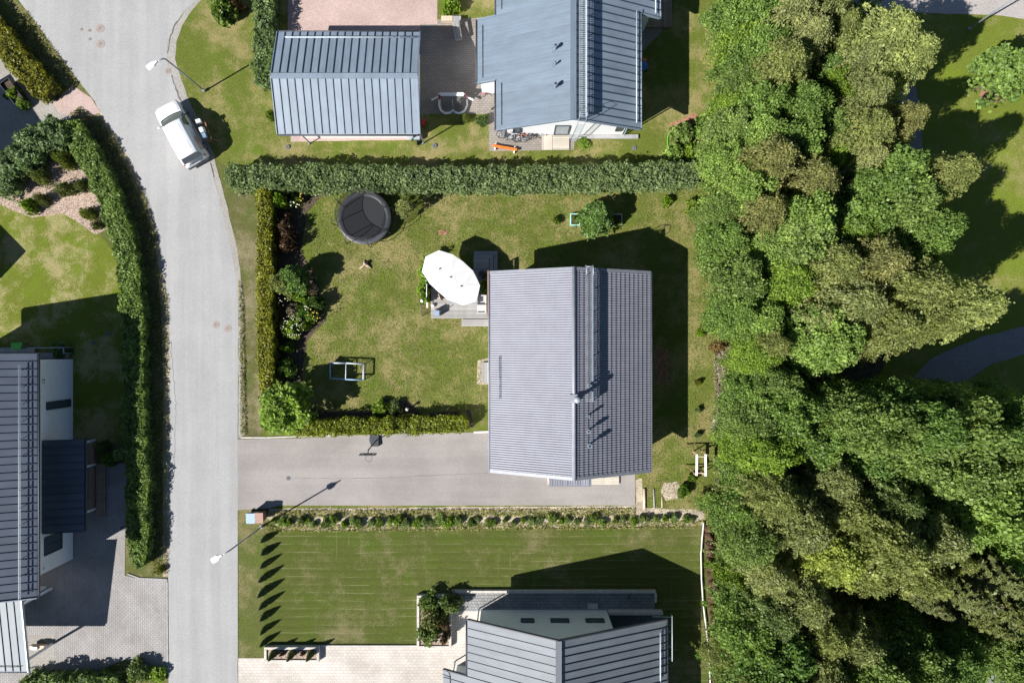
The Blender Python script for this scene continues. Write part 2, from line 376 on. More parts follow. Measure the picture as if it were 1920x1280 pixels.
sheet('driveway', [(446,823),(560,821),(640,816),(760,812),(925,810),(1190,810),(1191,947),(1000,947),(520,947),(505,952),(446,956)], .022, M['drive'], .03)
sheet('gravel_bed', [(505,953),(1192,948),(1192,900),(1204,896),(1206,952),(1320,956),(1320,985),(530,995),(500,970)], .012, M['gravel_dry'], .12)
sheet('north_paving', [(788,25),(822,38),(935,32),(935,-150),(1310,-150),(1240,60),(1080,230),(1076,281),(917,284),(916,214),(788,214)], .014, M['pave_north'], 0)
sheet('pink_gravel_yard', [(540,-150),(935,-150),(935,-2),(820,0),(820,46),(788,46),(788,60),(540,60)], .016, M['gravel_pink'], 0)
sheet('garage_gravel_strip', [(545,250),(793,250),(793,262),(545,266)], .014, M['gravel_pink'], .05)
sheet('west_paving', [(-300,868),(238,868),(234,1078),(255,1083),(314,1084),(315,1262),(235,1235),(100,1290),(-300,1290)], .016, M['pave_west'], .0)
sheet('gravel_corner', [(40,1190),(103,1190),(103,1262),(40,1262)], .019, M['gravel'], .05)
sheet('south_paving', [(447,1233),(500,1233),(600,1209),(785,1209),(785,1115),(1225,1108),(1230,1300),(1230,1500),(447,1500)], .016, M['pave_south'], 0)
sheet('cobble_strip', [(852,1112),(1228,1110),(1228,1145),(852,1145)], .020, M['cobble'] , 0)
sheet('northwest_gravel_yard', [(-300,60),(0,110),(60,160),(112,192),(168,188),(178,202),(150,225),(90,240),(0,320),(-300,500)], .016, M['gravel'], .05)
sheet('pink_gravel_patch', [(100,195),(135,160),(172,185),(188,212),(150,222),(112,212)], .020, M['gravel_pink'], .08)
sheet('mulch_bed', [(0,345),(60,300),(120,255),(180,330),(215,420),(180,440),(120,400),(60,408),(20,392),(-20,370)], .014, M['mulch'], .15)
sheet('garden_bed', [(508,350),(640,352),(600,370),(575,400),(565,470),(600,540),(612,600),(575,640),(560,760),(620,772),(690,770),(715,748),(770,752),(790,776),(880,768),(890,800),(545,805),(510,780)], .014, M['soil'], .15)
sheet('park_path', [(1560,-150),(1700,-150),(2400,-30),(2400,40),(1920,36),(1860,28),(1700,24),(1630,25),(1590,35)], .012, M['path'], .08)
sheet('woodland_path', [(1650,25),(1680,120),(1690,200),(1700,300),(1730,300),(1724,200),(1705,100),(1695,25)], .012, M['path_shade_tint'], .12)
sheet('east_path', [(1640,780),(1750,668),(1840,632),(2000,592),(2000,640),(1860,682),(1790,728),(1700,820),(1640,840)], .012, M['path_shade_tint'], .12)
sheet('southeast_path', [(1800,1500),(1835,1290),(1835,1160),(1800,1040),(1850,1020),(1885,1160),(1900,1290),(1890,1500)], .012, M['path_shade_tint'], .12)
sheet('mulch_patch', [(1840,160),(1875,168),(1890,190),(1860,192),(1835,180)], .012, M['redmulch'], .15)
sheet('mulch_patch', [(1255,232),(1300,212),(1330,225),(1328,285),(1270,285),(1265,260)], .012, M['redmulch'], .15)
sheet('sand_patch', [(1245,905),(1270,902),(1278,920),(1270,935),(1248,938),(1238,922)], .014, M['gravel_dry'], .1)
sheet('sand_edge', [(896,676),(928,668),(928,722),(894,720)], .014, M['gravel_dry'], .08)
sheet('bare_soil_strip', [(1345,640),(1372,640),(1390,800),(1340,830),(1340,760)], .012, M['gravel_dry'], .5)
sheet('bare_patch', [(822,432),(838,430),(838,440),(824,441)], .012, M['redmulch'], .06)
sheet('bare_patch', [(1225,650),(1254,655),(1256,715),(1228,722)], .012, M['redmulch'], .1)

def crack(pts, wd):
    P_ = [W(*p) for p in pts]; Lf = []; Rt = []
    for i, p in enumerate(P_):
        d = (P_[min(i+1, len(P_)-1)] - P_[max(i-1, 0)]).normalized(); n = Vector((-d.y, d.x, 0))*wd/2*random.uniform(.5, 1.4); Lf.append(p + n); Rt.append(p - n)
    k = len(P_); me = bpy.data.meshes.new('road_crack'); me.from_pydata([(p.x, p.y, .0225) for p in Lf + Rt], [], [(i+1, i, k+i, k+i+1) for i in range(k-1)]); me.materials.append(M['tar']); me.update()
    if me.polygons[0].normal.z < 0: me.flip_normals()
    o = bpy.data.objects.new('road_crack', me); COL.objects.link(o); reg(o, (0,0,0)); o['kind'] = 'structure'
M['tar'] = mat('dark_crack_tar', (.09,.09,.09), .9)
def wander(pts, amp=1.2, step=6):
    out = []
    for (x0, y0), (x1, y1) in zip(pts, pts[1:]):
        n = max(1, int(math.hypot(x1-x0, y1-y0)/step)); out += [(x0 + (x1-x0)*i/n + random.uniform(-amp, amp), y0 + (y1-y0)*i/n + random.uniform(-amp, amp)) for i in range(n)]
    return out + [pts[-1]]
crack(wander([(343,28),(329,48),(318,75),(314,100)]), .07); crack(wander([(322,142),(330,168),(340,190)]), .08); crack(wander([(395,305),(402,333)]), .05)
crack(wander([(545,897),(700,896),(860,889),(915,886)], .8, 10), .022); crack(wander([(320,640),(330,760),(327,900)], 1.5), .02)

# road crack / edge details: pale kerb stones
def kerb(label, pts, wd=.09, h=.06, m='stonerim', step=1.0, cat='kerb'):
    P = [W(*p) for p in pts]; t = thing('kerb', label, cat, P[0])
    me = None
    for a, b in zip(P, P[1:]):
        n = max(1, round((b - a).length / step)); d = (b - a) / n
        for i in range(n):
            q0 = a + d * i; q1 = a + d * (i + 1) - d.normalized() * .02
            MB().bar(q0 + Vector((0,0,h/2+.01)), q1 + Vector((0,0,h/2+.01 + random.uniform(-.006,.006))), wd, h).build('kerb_stone', M[m], t)
kerb('pale kerb stones between the driveway and the clipped hedge', [(452,820),(500,820),(640,815)])
kerb('white kerb stones beside the driveway near the house corner', [(888,810),(918,809)], .14)
kerb('pale kerb stones round the end of the long west hedge', [(240,1075),(262,1083),(314,1085)], .08, .06, 'concrete')
kerb('kerb stones between grey block paving and the street', [(314,1090),(315,1255)], .08, .04, 'concrete')

# ------------------------------------------------------------------ roofs
def frame(o, u, v):
    """matrix with columns u, v, n and translation o"""
    u = Vector(u).normalized(); v = Vector(v).normalized(); n = u.cross(v).normalized()
    m = Matrix.Identity(4)
    for i in range(3): m[i][0] = u[i]; m[i][1] = v[i]; m[i][2] = n[i]; m[i][3] = o[i]
    return m
def seamed(parent, A, B, Cc, m, pitch=.485, rib=.06, under=True, dark=True):
    """standing-seam plane: eave A->B, up-slope vector from A to Cc; each pan an object"""
    A = Vector(A); B = Vector(B); Cc = Vector(Cc); u = B - A; v = Cc - A
    n = max(1, round(u.length / pitch)); w_ = u.length / n; L_ = v.length
    fr = frame(A, u, v)
    pan = MB().box(.009, w_ - .009, 0, L_, -.02, .006)
    pan.box(-.014, .016, .02, L_ - .02, .0065, rib)
    # slight oil-canning of the sheet
    me = pan.mesh('roof_panel', m)
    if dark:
        me.materials.append(M['seam'])  # ribs get the dark colour that paints in the seam shadows
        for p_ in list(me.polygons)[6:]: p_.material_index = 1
    for i in range(n):
        Mx = fr.copy(); Mx.translation = A + u.normalized() * w_ * i + fr.to_3x3() @ Vector((0, 0, random.uniform(0, .006)))
        inst('roof_panel', me, parent, Mx)
    if under:
        nn = fr.to_3x3() @ Vector((0,0,1))
        a, b, c, d = A, B, B + v, Cc
        q = [p - nn * .03 for p in (a, b, c, d)] + [p - nn * .16 for p in (a, b, c, d)]
        MB().add(q, [(0,1,2,3),(7,6,5,4),(0,4,5,1),(1,5,6,2),(2,6,7,3),(3,7,4,0)]).build('roof_deck', M['underlay'], parent)
def snow_guard(parent, a, b, m='trim', off=.16, n_br=9, up=(0,0,1), bars=2, sep=.13):
    a = Vector(a); b = Vector(b); z = Vector((0,0,1))
    s = MB()
    for k in range(bars): s.tube([a + z * (off + sep * k), b + z * (off + sep * k)], .022, 6)
    g_ = s.build('snow_guard', M[m], parent)
    for i in range(n_br):
        p = a + (b - a) * (i + .3) / (n_br - .4)
        MB().bar(p, p + z * (off + sep * (bars - 1) + .03), .025, .03).build('bracket', M[m], g_)
    return g_
def walkway(parent, a, b, wd, m='steel', rail='rail'):
    """roof walkway running along y from a to b"""
    a = Vector(a); b = Vector(b); z = Vector((0,0,1)); d = (b - a); sx = Vector((1,0,0))
    wk = MB()
    for s_ in (-1, 1): wk.bar(a + sx * wd/2 * s_, b + sx * wd/2 * s_, .03, .06)
    n = int(d.length / .13)
    for i in range(n):
        p = a + d * (i + .5) / n; wk.bar(p - sx * (wd/2 - .015), p + sx * (wd/2 - .015), .035, .012)
    for k in (-.25, 0, .25): wk.bar(a + sx * wd * k, b + sx * wd * k, .012, .02)
    o = wk.build('roof_walkway', M[m], parent)
    MB().bar(a + sx * (wd/2 + .03) + z * .12, b + sx * (wd/2 + .03) + z * .12, .07, .16).build('walkway_rail', M[rail], o)
    n = int(d.length / 1.2)
    for i in range(n + 1):
        p = a + d * i / n; MB().bar(p + sx * wd/2, p + sx * wd/2 - z * .45, .04, .04).build('walkway_bracket', M['trim'], o)
        
    return o
def vent(parent, x, y, z, h, r=.07, hat=.12, m='trim', slope=.48):
    f = MB().tube([(x, y, z - .25), (x, y, z + h)], r, 14)
    o = f.build('vent_pipe', M[m], parent)
    c = MB().tube([(x, y, z + h), (x, y, z + h + .04), (x, y, z + h + .16), (x,y,z + h + .2)], hat, 16); c.v = c.v
    c.build('vent_cap', M[m], o)
    MB().tube([(x, y, z + h + .2), (x, y, z + h + .215)], hat * .55, 12).build('vent_opening', M['black'], o)
    MB().prism([(x-.16,y-.16),(x+.16,y-.16),(x+.16,y+.16),(x-.16,y+.16)], z - .12, z + .04).build('flashing', M[m], o)
    return o
def downpipe(parent, x, y, z1, top=None, m='trim'):
    pts = [(x, y, .12), (x, y, z1)] + ([top] if top else [])
    MB().tube([(x - .12, y - .1, .06)] + pts, .045, 8).build('downpipe', M[m], parent)
def gable_walls(parent, x0, x1, y0, y1, xr, ze, zr, m, axis='y', eavez=None):
    """walls under a gable whose ridge runs along axis; returns nothing"""
    t = .14
    if axis == 'y':
        MB().box(x0, x0 + t, y0 + t, y1 - t, 0, ze).build('wall', m, parent)
        MB().box(x1 - t, x1, y0 + t, y1 - t, 0, ze).build('wall', m, parent)
        for y in (y0, y1 - t):
            MB().add([(x0,y,0),(x1,y,0),(x1,y,ze),(xr,y,zr),(x0,y,ze),(x0,y+t,0),(x1,y+t,0),(x1,y+t,ze),(xr,y+t,zr),(x0,y+t,ze)],
                     [(0,1,2,3,4),(9,8,7,6,5),(0,5,6,1),(1,6,7,2),(2,7,8,3),(3,8,9,4),(4,9,5,0)]).build('gable_wall', m, parent)
    else:
        MB().box(x0 + t, x1 - t, y0, y0 + t, 0, ze).build('wall', m, parent)
        MB().box(x0 + t, x1 - t, y1 - t, y1, 0, ze).build('wall', m, parent)
        for x in (x0, x1 - t):
            MB().add([(x,y0,0),(x,y1,0),(x,y1,ze),(x,xr,zr),(x,y0,ze),(x+t,y0,0),(x+t,y1,0),(x+t,y1,ze),(x+t,xr,zr),(x+t,y0,ze)],
                     [(4,3,2,1,0),(5,6,7,8,9),(1,6,5,0),(2,7,6,1),(3,8,7,2),(4,9,8,3),(0,5,9,4)]).build('gable_wall', m, parent)
def window(parent, c, sx, sz, axis='y', face=-1, frame_m='darkmetal', glass='glass', name='window', mull=0):
    """axis: the wall's normal axis; face: which way it looks"""
    c = Vector(c); ax = Vector((1,0,0)) if axis == 'y' else Vector((0,1,0)); nn = Vector((0,1,0)) if axis == 'y' else Vector((1,0,0)); nn = nn * face
    z = Vector((0,0,1)); f = MB(); t = .06
    f.bar(c - ax*sx/2 - z*sz/2 + nn*.02, c + ax*sx/2 - z*sz/2 + nn*.02, .09, t); f.bar(c - ax*sx/2 + z*sz/2 + nn*.02, c + ax*sx/2 + z*sz/2 + nn*.02, .09, t)
    for s_ in [-1, 1] + ([0] if mull else []):
        f.bar(c + ax*sx/2*s_ - z*sz/2 + nn*.02, c + ax*sx/2*s_ + z*sz/2 + nn*.02, t, .085, up=tuple(nn))
    o = f.build(name, M[frame_m], parent)
    MB().bar(c - ax*sx/2 + nn*.012, c + ax*sx/2 + nn*.012, .02, sz).build('pane', M[glass], o)
    return o
def boards(parent, x0, x1, y0, y1, z, m, along='x', bw=.14, th=.03, name='plank', gap=.012, frame_=True, base=0.0):
    """a deck of separate planks"""
    span = (y1 - y0) if along == 'x' else (x1 - x0); n = max(1, round(span / bw)); bw = span / n
    L_ = (x1 - x0) if along == 'x' else (y1 - y0)
    me = MB().box(0, L_, gap/2, bw - gap/2, -th, 0).mesh(name, m)
    for i in range(n):
        if along == 'x': Mx = Matrix.Translation((x0, y0 + bw*i, z + random.uniform(-.003,.003)))
        else: Mx = Matrix.Translation((x1 - bw*i, y0, z + random.uniform(-.003,.003))) @ Matrix.Rotation(R(90), 4, 'Z')
        inst(name, me, parent, Mx)
    if frame_: MB().box(x0 + .02, x1 - .02, y0 + .02, y1 - .02, base, z - th - .004).build('deck_frame', M['wood'], parent)

# ---- main house
def main_house():
    x0, xr, x1 = -38*K, 102*K, 242*K; y0, y1 = -228*K, 122*K; ze, zr = 3.17, 5.70
    t = thing('house', 'middle house with corrugated slate tile roof, silver walkway and chimney pipe', 'house', ((x0+x1)/2, (y0+y1)/2, 0))
    gable_walls(t, x0 + .5, x1 - .5, y0 + .55, y1 - .55, xr, ze + .12, zr - .12, M['wall_white'])
    s = (zr - ze) / (xr - x0)
    per, tile, NS = .150, .33, 6
    for side in (-1, 1):
        L_ = math.hypot(xr - x0, zr - ze); nt_ = int(round(L_ / tile)); nw = int(round((y1 - y0 - .3) / per)); ys = y0 + .15
        vs, fs = [], []
        npts = nw * NS + 1; cols = []
        for j in range(nt_):
            for e in (0, 1):
                dist = (j + e) * L_ / nt_ ; lift = .06 if e == 1 else .004     # from the ridge down
                row = []
                for i in range(npts):
                    ph = (i % NS) / NS; hgt = .058 * (math.sin(math.pi * ph) ** .55 if 0 < ph < 1 else 0)
                    xx = xr + side * dist * math.cos(math.atan(s)); zz = zr - dist * math.sin(math.atan(s)) + lift + hgt
                    row.append(len(vs)); vs.append((xx, ys + (i / NS) * (y1 - y0 - .3) / nw, zz))
                cols.append(row)
        for r_ in range(len(cols) - 1):
            a, b = cols[r_], cols[r_+1]
            for i in range(npts - 1):
                q = (a[i], b[i], b[i+1], a[i+1]); fs.append(q if side > 0 else q[::-1])
        fr_ = cols[-1]; lo = []
        for i in fr_: lo.append(len(vs)); vs.append((vs[i][0], vs[i][1], vs[i][2] - .07))
        for i in range(npts - 1):
            q = (fr_[i], lo[i], lo[i+1], fr_[i+1]); fs.append(q if side > 0 else q[::-1])
        mb = MB(); mb.add(vs, fs); mb.build('tile_sheet', M['roof_tile'], t, label='corrugated tile metal sheet on the %s slope' % ('sunny street' if side < 0 else 'shaded woodland'))
        xe = x0 if side < 0 else x1
        MB().add([(xr, y0, zr - .03), (xe, y0, ze - .03), (xe, y1, ze - .03), (xr, y1, zr - .03), (xr, y0, zr - .2), (xe, y0, ze - .2), (xe, y1, ze - .2), (xr, y1, zr - .2)],
                 [(0,1,2,3),(7,6,5,4),(0,4,5,1),(1,5,6,2),(2,6,7,3),(3,7,4,0)]).build('roof_deck', M['underlay'], t)
        for yy in (y0 + .07, y1 - .07):
            MB().bar((xr + side*.05, yy, zr + .03), (xe, yy, ze + .03), .2, .12).build('verge_board', M['trim2'], t)
        MB().tube([(xe + side*.07, y0, ze - .02), (xe + side*.07, y1, ze - .02)], .06, 8).build('gutter', M['trim2'], t)
    MB().tube([(xr, y0 - .04, zr + .05), (xr, y1 + .04, zr + .05)], .12, 12).build('ridge_cap', M['trim2'], t)
    # walkway on the shaded slope
    xw = 127.5*K; zw = zr - (xw - xr)*s + .30
    walkway(t, (xw, -100*K, zw), (xw, 122*K, zw), .36, 'trim2', 'trim')
    h = MB()
    for s_ in (-1, 1):
        h.tube([(xw + s_*.19, 108*K, zw), (xw + s_*.22, 110*K, zw + .55), (xw + s_*.2, 122*K, zw + .62), (xw + s_*.2, 125*K, zw + .3), (xw + s_*.2, 125*K, .5)], .022, 6)
    h.tube([(xw - .2, 122*K, zw + .62), (xw + .2, 122*K, zw + .62)], .025, 6)
    for k in range(16): h.tube([(xw - .2, 125*K, .6 + k*.3), (xw + .2, 125*K, .6 + k*.3)], .014, 5)
    h.build('ladder', M['steel'], t)
    hp = MB()
    for dx, rr in ((0, .55), (.35, .6)):
        hp.tube([(xw + dx*.3 + .1 + rr*math.sin(a)*.55, 125*K + .1, zw + .1 + .5 - .5*math.cos(a)) for a in [k*math.pi/8 for k in range(9)]], .018, 5)
    # chimney and vents
    xc = 105*K; yc = -94*K
    ch = MB().tube([(xc, yc, zr - .2), (xc, yc, zr + 1.05)], .125, 16).build('chimney_pipe', M['steel'], t)
    c = MB(); c.ball((xc, yc, zr + 1.1), (.2, .2, .12), 16, 8); c.build('chimney_cap', M['steel'], ch)
    MB().box(xc - .34, xc + .1, yc - .2, yc + .26, zr - .05, zr + .2).build('chimney_flashing', M['trim2'], ch)
    for (px, py, hh, hat) in ((1103,722,.55,.11),(1102,779,.38,.08),(1102,807,.5,.13),(1104,834,.55,.15)):
        x = (px - 960)*K*.885; y = (640 - py)*K*.885; vent(t, x, y, zr - (x - xr)*s, hh, .055, hat)
    # snow guard near the sunny eave
    xg = -22*K; zg = ze + (xg - x0)*s
    snow_guard(t, (xg, -100*K, zg + .02), (xg, -25*K, zg + .02), 'trim', .1, 5)
    # porch canopy, posts, door and wall windows
    yb = -257*K; xa, xb = 66*K, 141*K
    me = MB().box(0, .17, 0, 29*K + .1, -.02, .004).box(0, .06, 0, 29*K + .1, .004, .035).mesh('canopy_panel', M['roof_tile'])
    cn = MB().box(xa, xb, yb, y0 + .6, 2.45, 2.55).build('porch_canopy', M['trim2'], t)
    n = 15
    for i in range(n):
        inst('canopy_panel', me, cn, Matrix.Translation((xa + .15 + i*(xb - xa - .3)/n, yb + .06, 2.58)) @ Matrix.Rotation(R(4), 4, 'X'))
    for xx in (xa + .1, xb - .1): MB().bar((xx, yb + .1, .1), (xx, yb + .1, 2.45), .1, .1).build('porch_post', M['white'], t)
    window(t, ((xa+xb)/2, y0 + .54, 1.15), .95, 2.1, 'y', -1, 'white', 'glass', 'door')
    for yy in (-120, -60, 10, 70): window(t, (x0 + .48, yy*K, 1.5), 1.2, 1.2, 'x', -1, 'white', mull=1)
    for yy in (-150, -60, 40): window(t, (x1 - .48, yy*K, 1.5), 1.3, 1.2, 'x', 1, 'white', mull=1)
    return t
main_house()
t = thing('deck', 'porch deck of grey boards at the middle house driveway door', 'deck', U(170,-255))
boards(t, 66*K, 200*K, -267*K, -216*K, .18, M['deck_pale'], 'x', .12)
t = thing('deck', 'small square deck of grey boards at west wall of middle house', 'deck', U(-50,-57))
boards(t, -57*K, -24*K, -77*K, -39*K, .2, M['deck_grey'], 'y', .12)

# ---- north garage
def garage():
    x0, x1 = -414*K, -163*K; yr = 456*K; y0, y1 = 366*K, 546*K; ze, zr = 2.75, 3.95
    t = thing('garage', 'detached garage with light grey and blue standing seam roof', 'garage', ((x0+x1)/2, yr, 0))
    gable_walls(t, x0 + 24*K, x1 - .35, 372*K + .35, y1 - .35, yr, ze - .1, zr - .12, M['wall_white'], 'x')
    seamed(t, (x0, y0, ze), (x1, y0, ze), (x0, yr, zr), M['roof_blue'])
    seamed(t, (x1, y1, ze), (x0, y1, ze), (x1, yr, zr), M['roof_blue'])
    MB().bar((x0, yr, zr + .015), (x1, yr, zr + .015), .34, .06).build('ridge_cap', M['roof_blue'], t)
    for x in (x0 - .03, x1 + .03):
        MB().bar((x, y0, ze), (x, yr, zr), .05, .16).build('verge_board', M['trim'], t); MB().bar((x, y1, ze), (x, yr, zr), .05, .16).build('verge_board', M['trim'], t)
    for y in (y0 - .06, y1 + .06): MB().tube([(x0, y, ze - .05), (x1, y, ze - .05)], .06, 8).build('gutter', M['underlay'], t)
    s = (zr - ze)/(y1 - yr); yg = y1 - .5
    snow_guard(t, (x0 + .6, yg, ze + .5*s), (x1 - .2, yg, ze + .5*s), 'rail', .12, 11, bars=2)
    downpipe(t, -378*K, 371*K, ze - .6, (x0 + .4, y0, ze - .1)); downpipe(t, -165*K, 372*K, ze - .6, (x1 - .1, y0, ze - .1))
    MB().box(x0 + 24*K + .15, x1 - .5, y1 - .42, y1 - .34, 0, .0).v
    return t
garage()

# ---- north-east house
def north_house():
    xr = 100*K; zr = 6.16; s = .474; xe = {'a': -27, 'b': -60}; t = thing('house', 'north house with pale blue standing seam roof, long ladder and three roof vents', 'house', U(100, 600))
    zz = lambda X: zr - s*abs(X - 100)*K
    for (xl, ya, yb) in ((-27, 363, 449), (-60, 449, 560), (-27, 560, 800)):
        seamed(t, (xl*K, yb*K, zz(xl)), (xl*K, ya*K, zz(xl)), (xr, yb*K, zr), M['roof_blue2'], rib=.035, dark=False)
        MB().tube([(xl*K - .07, ya*K, zz(xl) - .06), (xl*K - .07, yb*K, zz(xl) - .06)], .06, 8).build('gutter', M['underlay'], t)
    for (xl, ya, yb) in ((220, 363, 562), (257, 562, 800)):
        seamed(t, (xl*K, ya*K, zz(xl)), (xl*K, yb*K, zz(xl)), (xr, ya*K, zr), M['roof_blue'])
        MB().tube([(xl*K + .07, ya*K, zz(xl) - .06), (xl*K + .07, yb*K, zz(xl) - .06)], .06, 8).build('gutter', M['trim'], t)
    MB().bar((xr, 362*K, zr + .02), (xr, 800*K, zr + .02), .36, .07).build('ridge_cap', M['roof_blue2'], t)
    for X, Y in ((-27, 363), (220, 363), (-60, 449), (-60, 560), (257, 562)):
        xi = 100 if Y == 363 else (-27 if X < 0 else 220)
        MB().bar((X*K, Y*K, zz(X) - .03), (xi*K, Y*K, zz(xi) - .03), .06, .2).build('verge_board', M['trim'], t)
    # walls: gable wall towards the hedge, with extensions
    def gw(x0, x1, y0, y1, nm):
        a, b = zz(x0) - .3, zz(x1) - .3
        MB().prism([(x0*K,y0*K),(x1*K,y0*K),(x1*K,y1*K),(x0*K,y1*K)], 0, [a,b,b,a]).build(nm, M['wall_white'], t)
    gw(-12, 100, 387, 390.5, 'gable_wall'); gw(100, 206, 387, 390.5, 'gable_wall')
    gw(-12, -8.5, 391, 800, 'wall'); gw(202.5, 206, 391, 800, 'wall')
    gw(-56, -12.5, 465, 468.5, 'wall'); gw(-56, -52.5, 469, 556, 'wall'); gw(206.5, 246, 580, 583.5, 'wall'); gw(242.5, 246, 584, 800, 'wall')
    yw = 387*K - .01
    window(t, (9*K, yw, 1.15), .5, .85); window(t, (91*K, yw, 1.15), .95, 1.9, mull=0, glass='steel', name='door'); window(t, (195*K, yw, 1.45), .4, .9)
    window(t, (150*K, yw, 3.9), .9, .9)
    MB().box(107*K, 236*K, 379*K, 386.5*K, 0, .16).build('plinth', M['concrete'], t)
    downpipe(t, -14*K, 385.5*K, 3.3); downpipe(t, 209*K, 386*K, 3.5)
    # walkway, ladder with safety hoops
    xw = 115*K; zw = zr - (xw - xr)*s + .26
    walkway(t, (xw, 366*K, zw), (xw, 800*K, zw), .38)
    ld = MB()
    for s_ in (-1, 1):
        ld.tube([(xw + .22*s_ - .03, 374*K, 0), (xw + .22*s_, 361*K, 5.2), (xw + .22*s_, 361*K, 6.3), (xw + .22*s_, 366*K, 6.9), (xw + .22*s_, 376*K, 6.7), (xw + .22*s_, 378*K, 6.1)], .02, 6)
    for k in range(19):
        q = k/18; ld.tube([(xw - .22, (374 - 13*q)*K, .2 + q*5), (xw + .22, (374 - 13*q)*K, .2 + q*5)], .014, 5)
    ld.build('ladder', M['steel'], t)
    for X, Y, hh, r_ in ((71, 482, .42, .1), (71, 456, .3, .06), (71, 419, .45, .11)):
        vent(t, X*K, Y*K, zz(X), hh, r_*.8, r_*1.15)
    for X, a, b in ((-51, 457, 548), (-18, 370, 442), (-18, 568, 640)):
        snow_guard(t, (X*K, a*K, zz(X)), (X*K, b*K, zz(X)), 'underlay', .06, 5, bars=1)
    snow_guard(t, (212*K, 372*K, zz(212)), (212*K, 562*K, zz(212)), 'rail', .14, 12, bars=2, sep=.14)
    snow_guard(t, (248*K, 566*K, zz(248)), (248*K, 700*K, zz(248)), 'rail', .14, 8, bars=2, sep=.14)
    t2 = thing('deck', 'grey board deck at the east side of the north house', 'deck', U(270, 640))
    boards(t2, 232*K, 298*K, 586*K, 700*K, .25, M['deck_brown'], 'y', .13)
    t2 = thing('deck', 'pale wooden entrance deck by the bicycles under the north house gable', 'deck', U(80, 372))
    boards(t2, 56*K, 75*K, 358*K, 386*K, .12, M['deck_pale'], 'y', .13); boards(t2, 75.6*K, 107*K, 358*K, 386*K, .12, M['deck_pale'], 'x', .13)
north_house()

# ---- south house
def south_house():
    xr = 76*K; zr = 6.25; t = thing('house', 'south house with grey seam roof above a pale wall with three small windows', 'house', U(90, -700))
    sl = (zr - 3.08)/(154*K); sr = (zr - 3.0)/(196*K); zl = lambda X: zr - sl*(76 - X)*K; zq = lambda X: zr - sr*(X - 76)*K
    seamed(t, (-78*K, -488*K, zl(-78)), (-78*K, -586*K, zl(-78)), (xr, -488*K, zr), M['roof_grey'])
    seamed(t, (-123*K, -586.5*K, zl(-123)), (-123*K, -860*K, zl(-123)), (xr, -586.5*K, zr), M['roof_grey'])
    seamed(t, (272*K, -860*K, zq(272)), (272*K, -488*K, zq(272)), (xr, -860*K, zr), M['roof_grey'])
    MB().bar((xr, -487*K, zr + .02), (xr, -860*K, zr + .02), .36, .07).build('ridge_cap', M['roof_grey'], t)
    for a, b in (((-78*K, -487*K, zl(-78) - .04), (xr, -487*K, zr - .04)), ((272*K, -487*K, zq(272) - .04), (xr, -487*K, zr - .04)), ((-123*K, -586*K, zl(-123) - .04), (-78*K, -586*K, zl(-78) - .04))):
        MB().bar(a, b, .07, .22).build('verge_board', M['underlay'], t)
    MB().tube([(-78*K - .07, -488*K, 3.0), (-78*K - .07, -586*K, 3.0)], .06, 8).build('gutter', M['underlay'], t)
    MB().tube([(272*K + .07, -488*K, 2.93), (272*K + .07, -860*K, 2.93)], .06, 8).build('gutter', M['underlay'], t)
    for (x0, x1) in ((-58, 76), (76, 177)):
        f = zl if x0 < 0 else zq
        a, b = f(x0) - .3, f(x1) - .3
        MB().prism([(x0*K, -502*K), (x1*K, -502*K), (x1*K, -506*K), (x0*K, -506*K)], 0, [a, b, b, a]).build('gable_wall', M['wall_south'], t)
    def gw(x0, x1, y0, y1):
        f = zl if x1 <= 76 else zq; a, b = f(x0) - .3, f(x1) - .3
        MB().prism([(x0*K,y0*K),(x1*K,y0*K),(x1*K,y1*K),(x0*K,y1*K)], 0, [a,b,b,a]).build('wall', M['wall_south'], t)
    gw(-58, -54, -606, -506.5); gw(-103, -54.5, -610, -606.5); gw(-103, -99, -860, -610.5); gw(173, 177, -560, -506.5); gw(177.5, 250, -560, -556); gw(246, 250, -860, -560.5)
    for X, wd in ((28, .85), (86, 1.2), (149, 1.2)):
        window(t, (X*K, -502*K + .015, 1.95), wd, .55, 'y', 1, 'darkmetal', 'glass')
    downpipe(t, -59*K - .1, -500*K, 2.7, (-78*K, -489*K, 2.95)); downpipe(t, -103*K - .12, -598*K, 2.4, (-123*K, -588*K, 2.7))
    snow_guard(t, (258*K, -505*K, zq(258)), (258*K, -590*K, zq(258)), 'rail', .14, 6)
    snow_guard(t, (-110*K, -594*K, zl(-110)), (-110*K, -700*K, zl(-110)), 'underlay', .06, 4, bars=1)
    h = MB(); X = 283*K
    for z in (2.55, 2.75): h.tube([(X, -484*K, z), (X, -564*K, z)], .03, 6)
    o = h.build('eave_rail', M['rail'], t)
    for Y in (-488, -513, -540, -561): MB().bar((250*K, Y*K, 2.5), (X, Y*K, 2.62), .04, .05).build('bracket', M['rail'], o)
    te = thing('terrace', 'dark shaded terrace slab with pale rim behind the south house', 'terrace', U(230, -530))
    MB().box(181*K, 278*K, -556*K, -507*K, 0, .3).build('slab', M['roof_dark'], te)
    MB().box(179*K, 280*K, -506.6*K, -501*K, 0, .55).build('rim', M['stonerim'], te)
    MB().box(142*K, 161*K, -500*K, -490*K, 0, .15).build('step', M['stonerim'], te)
south_house()

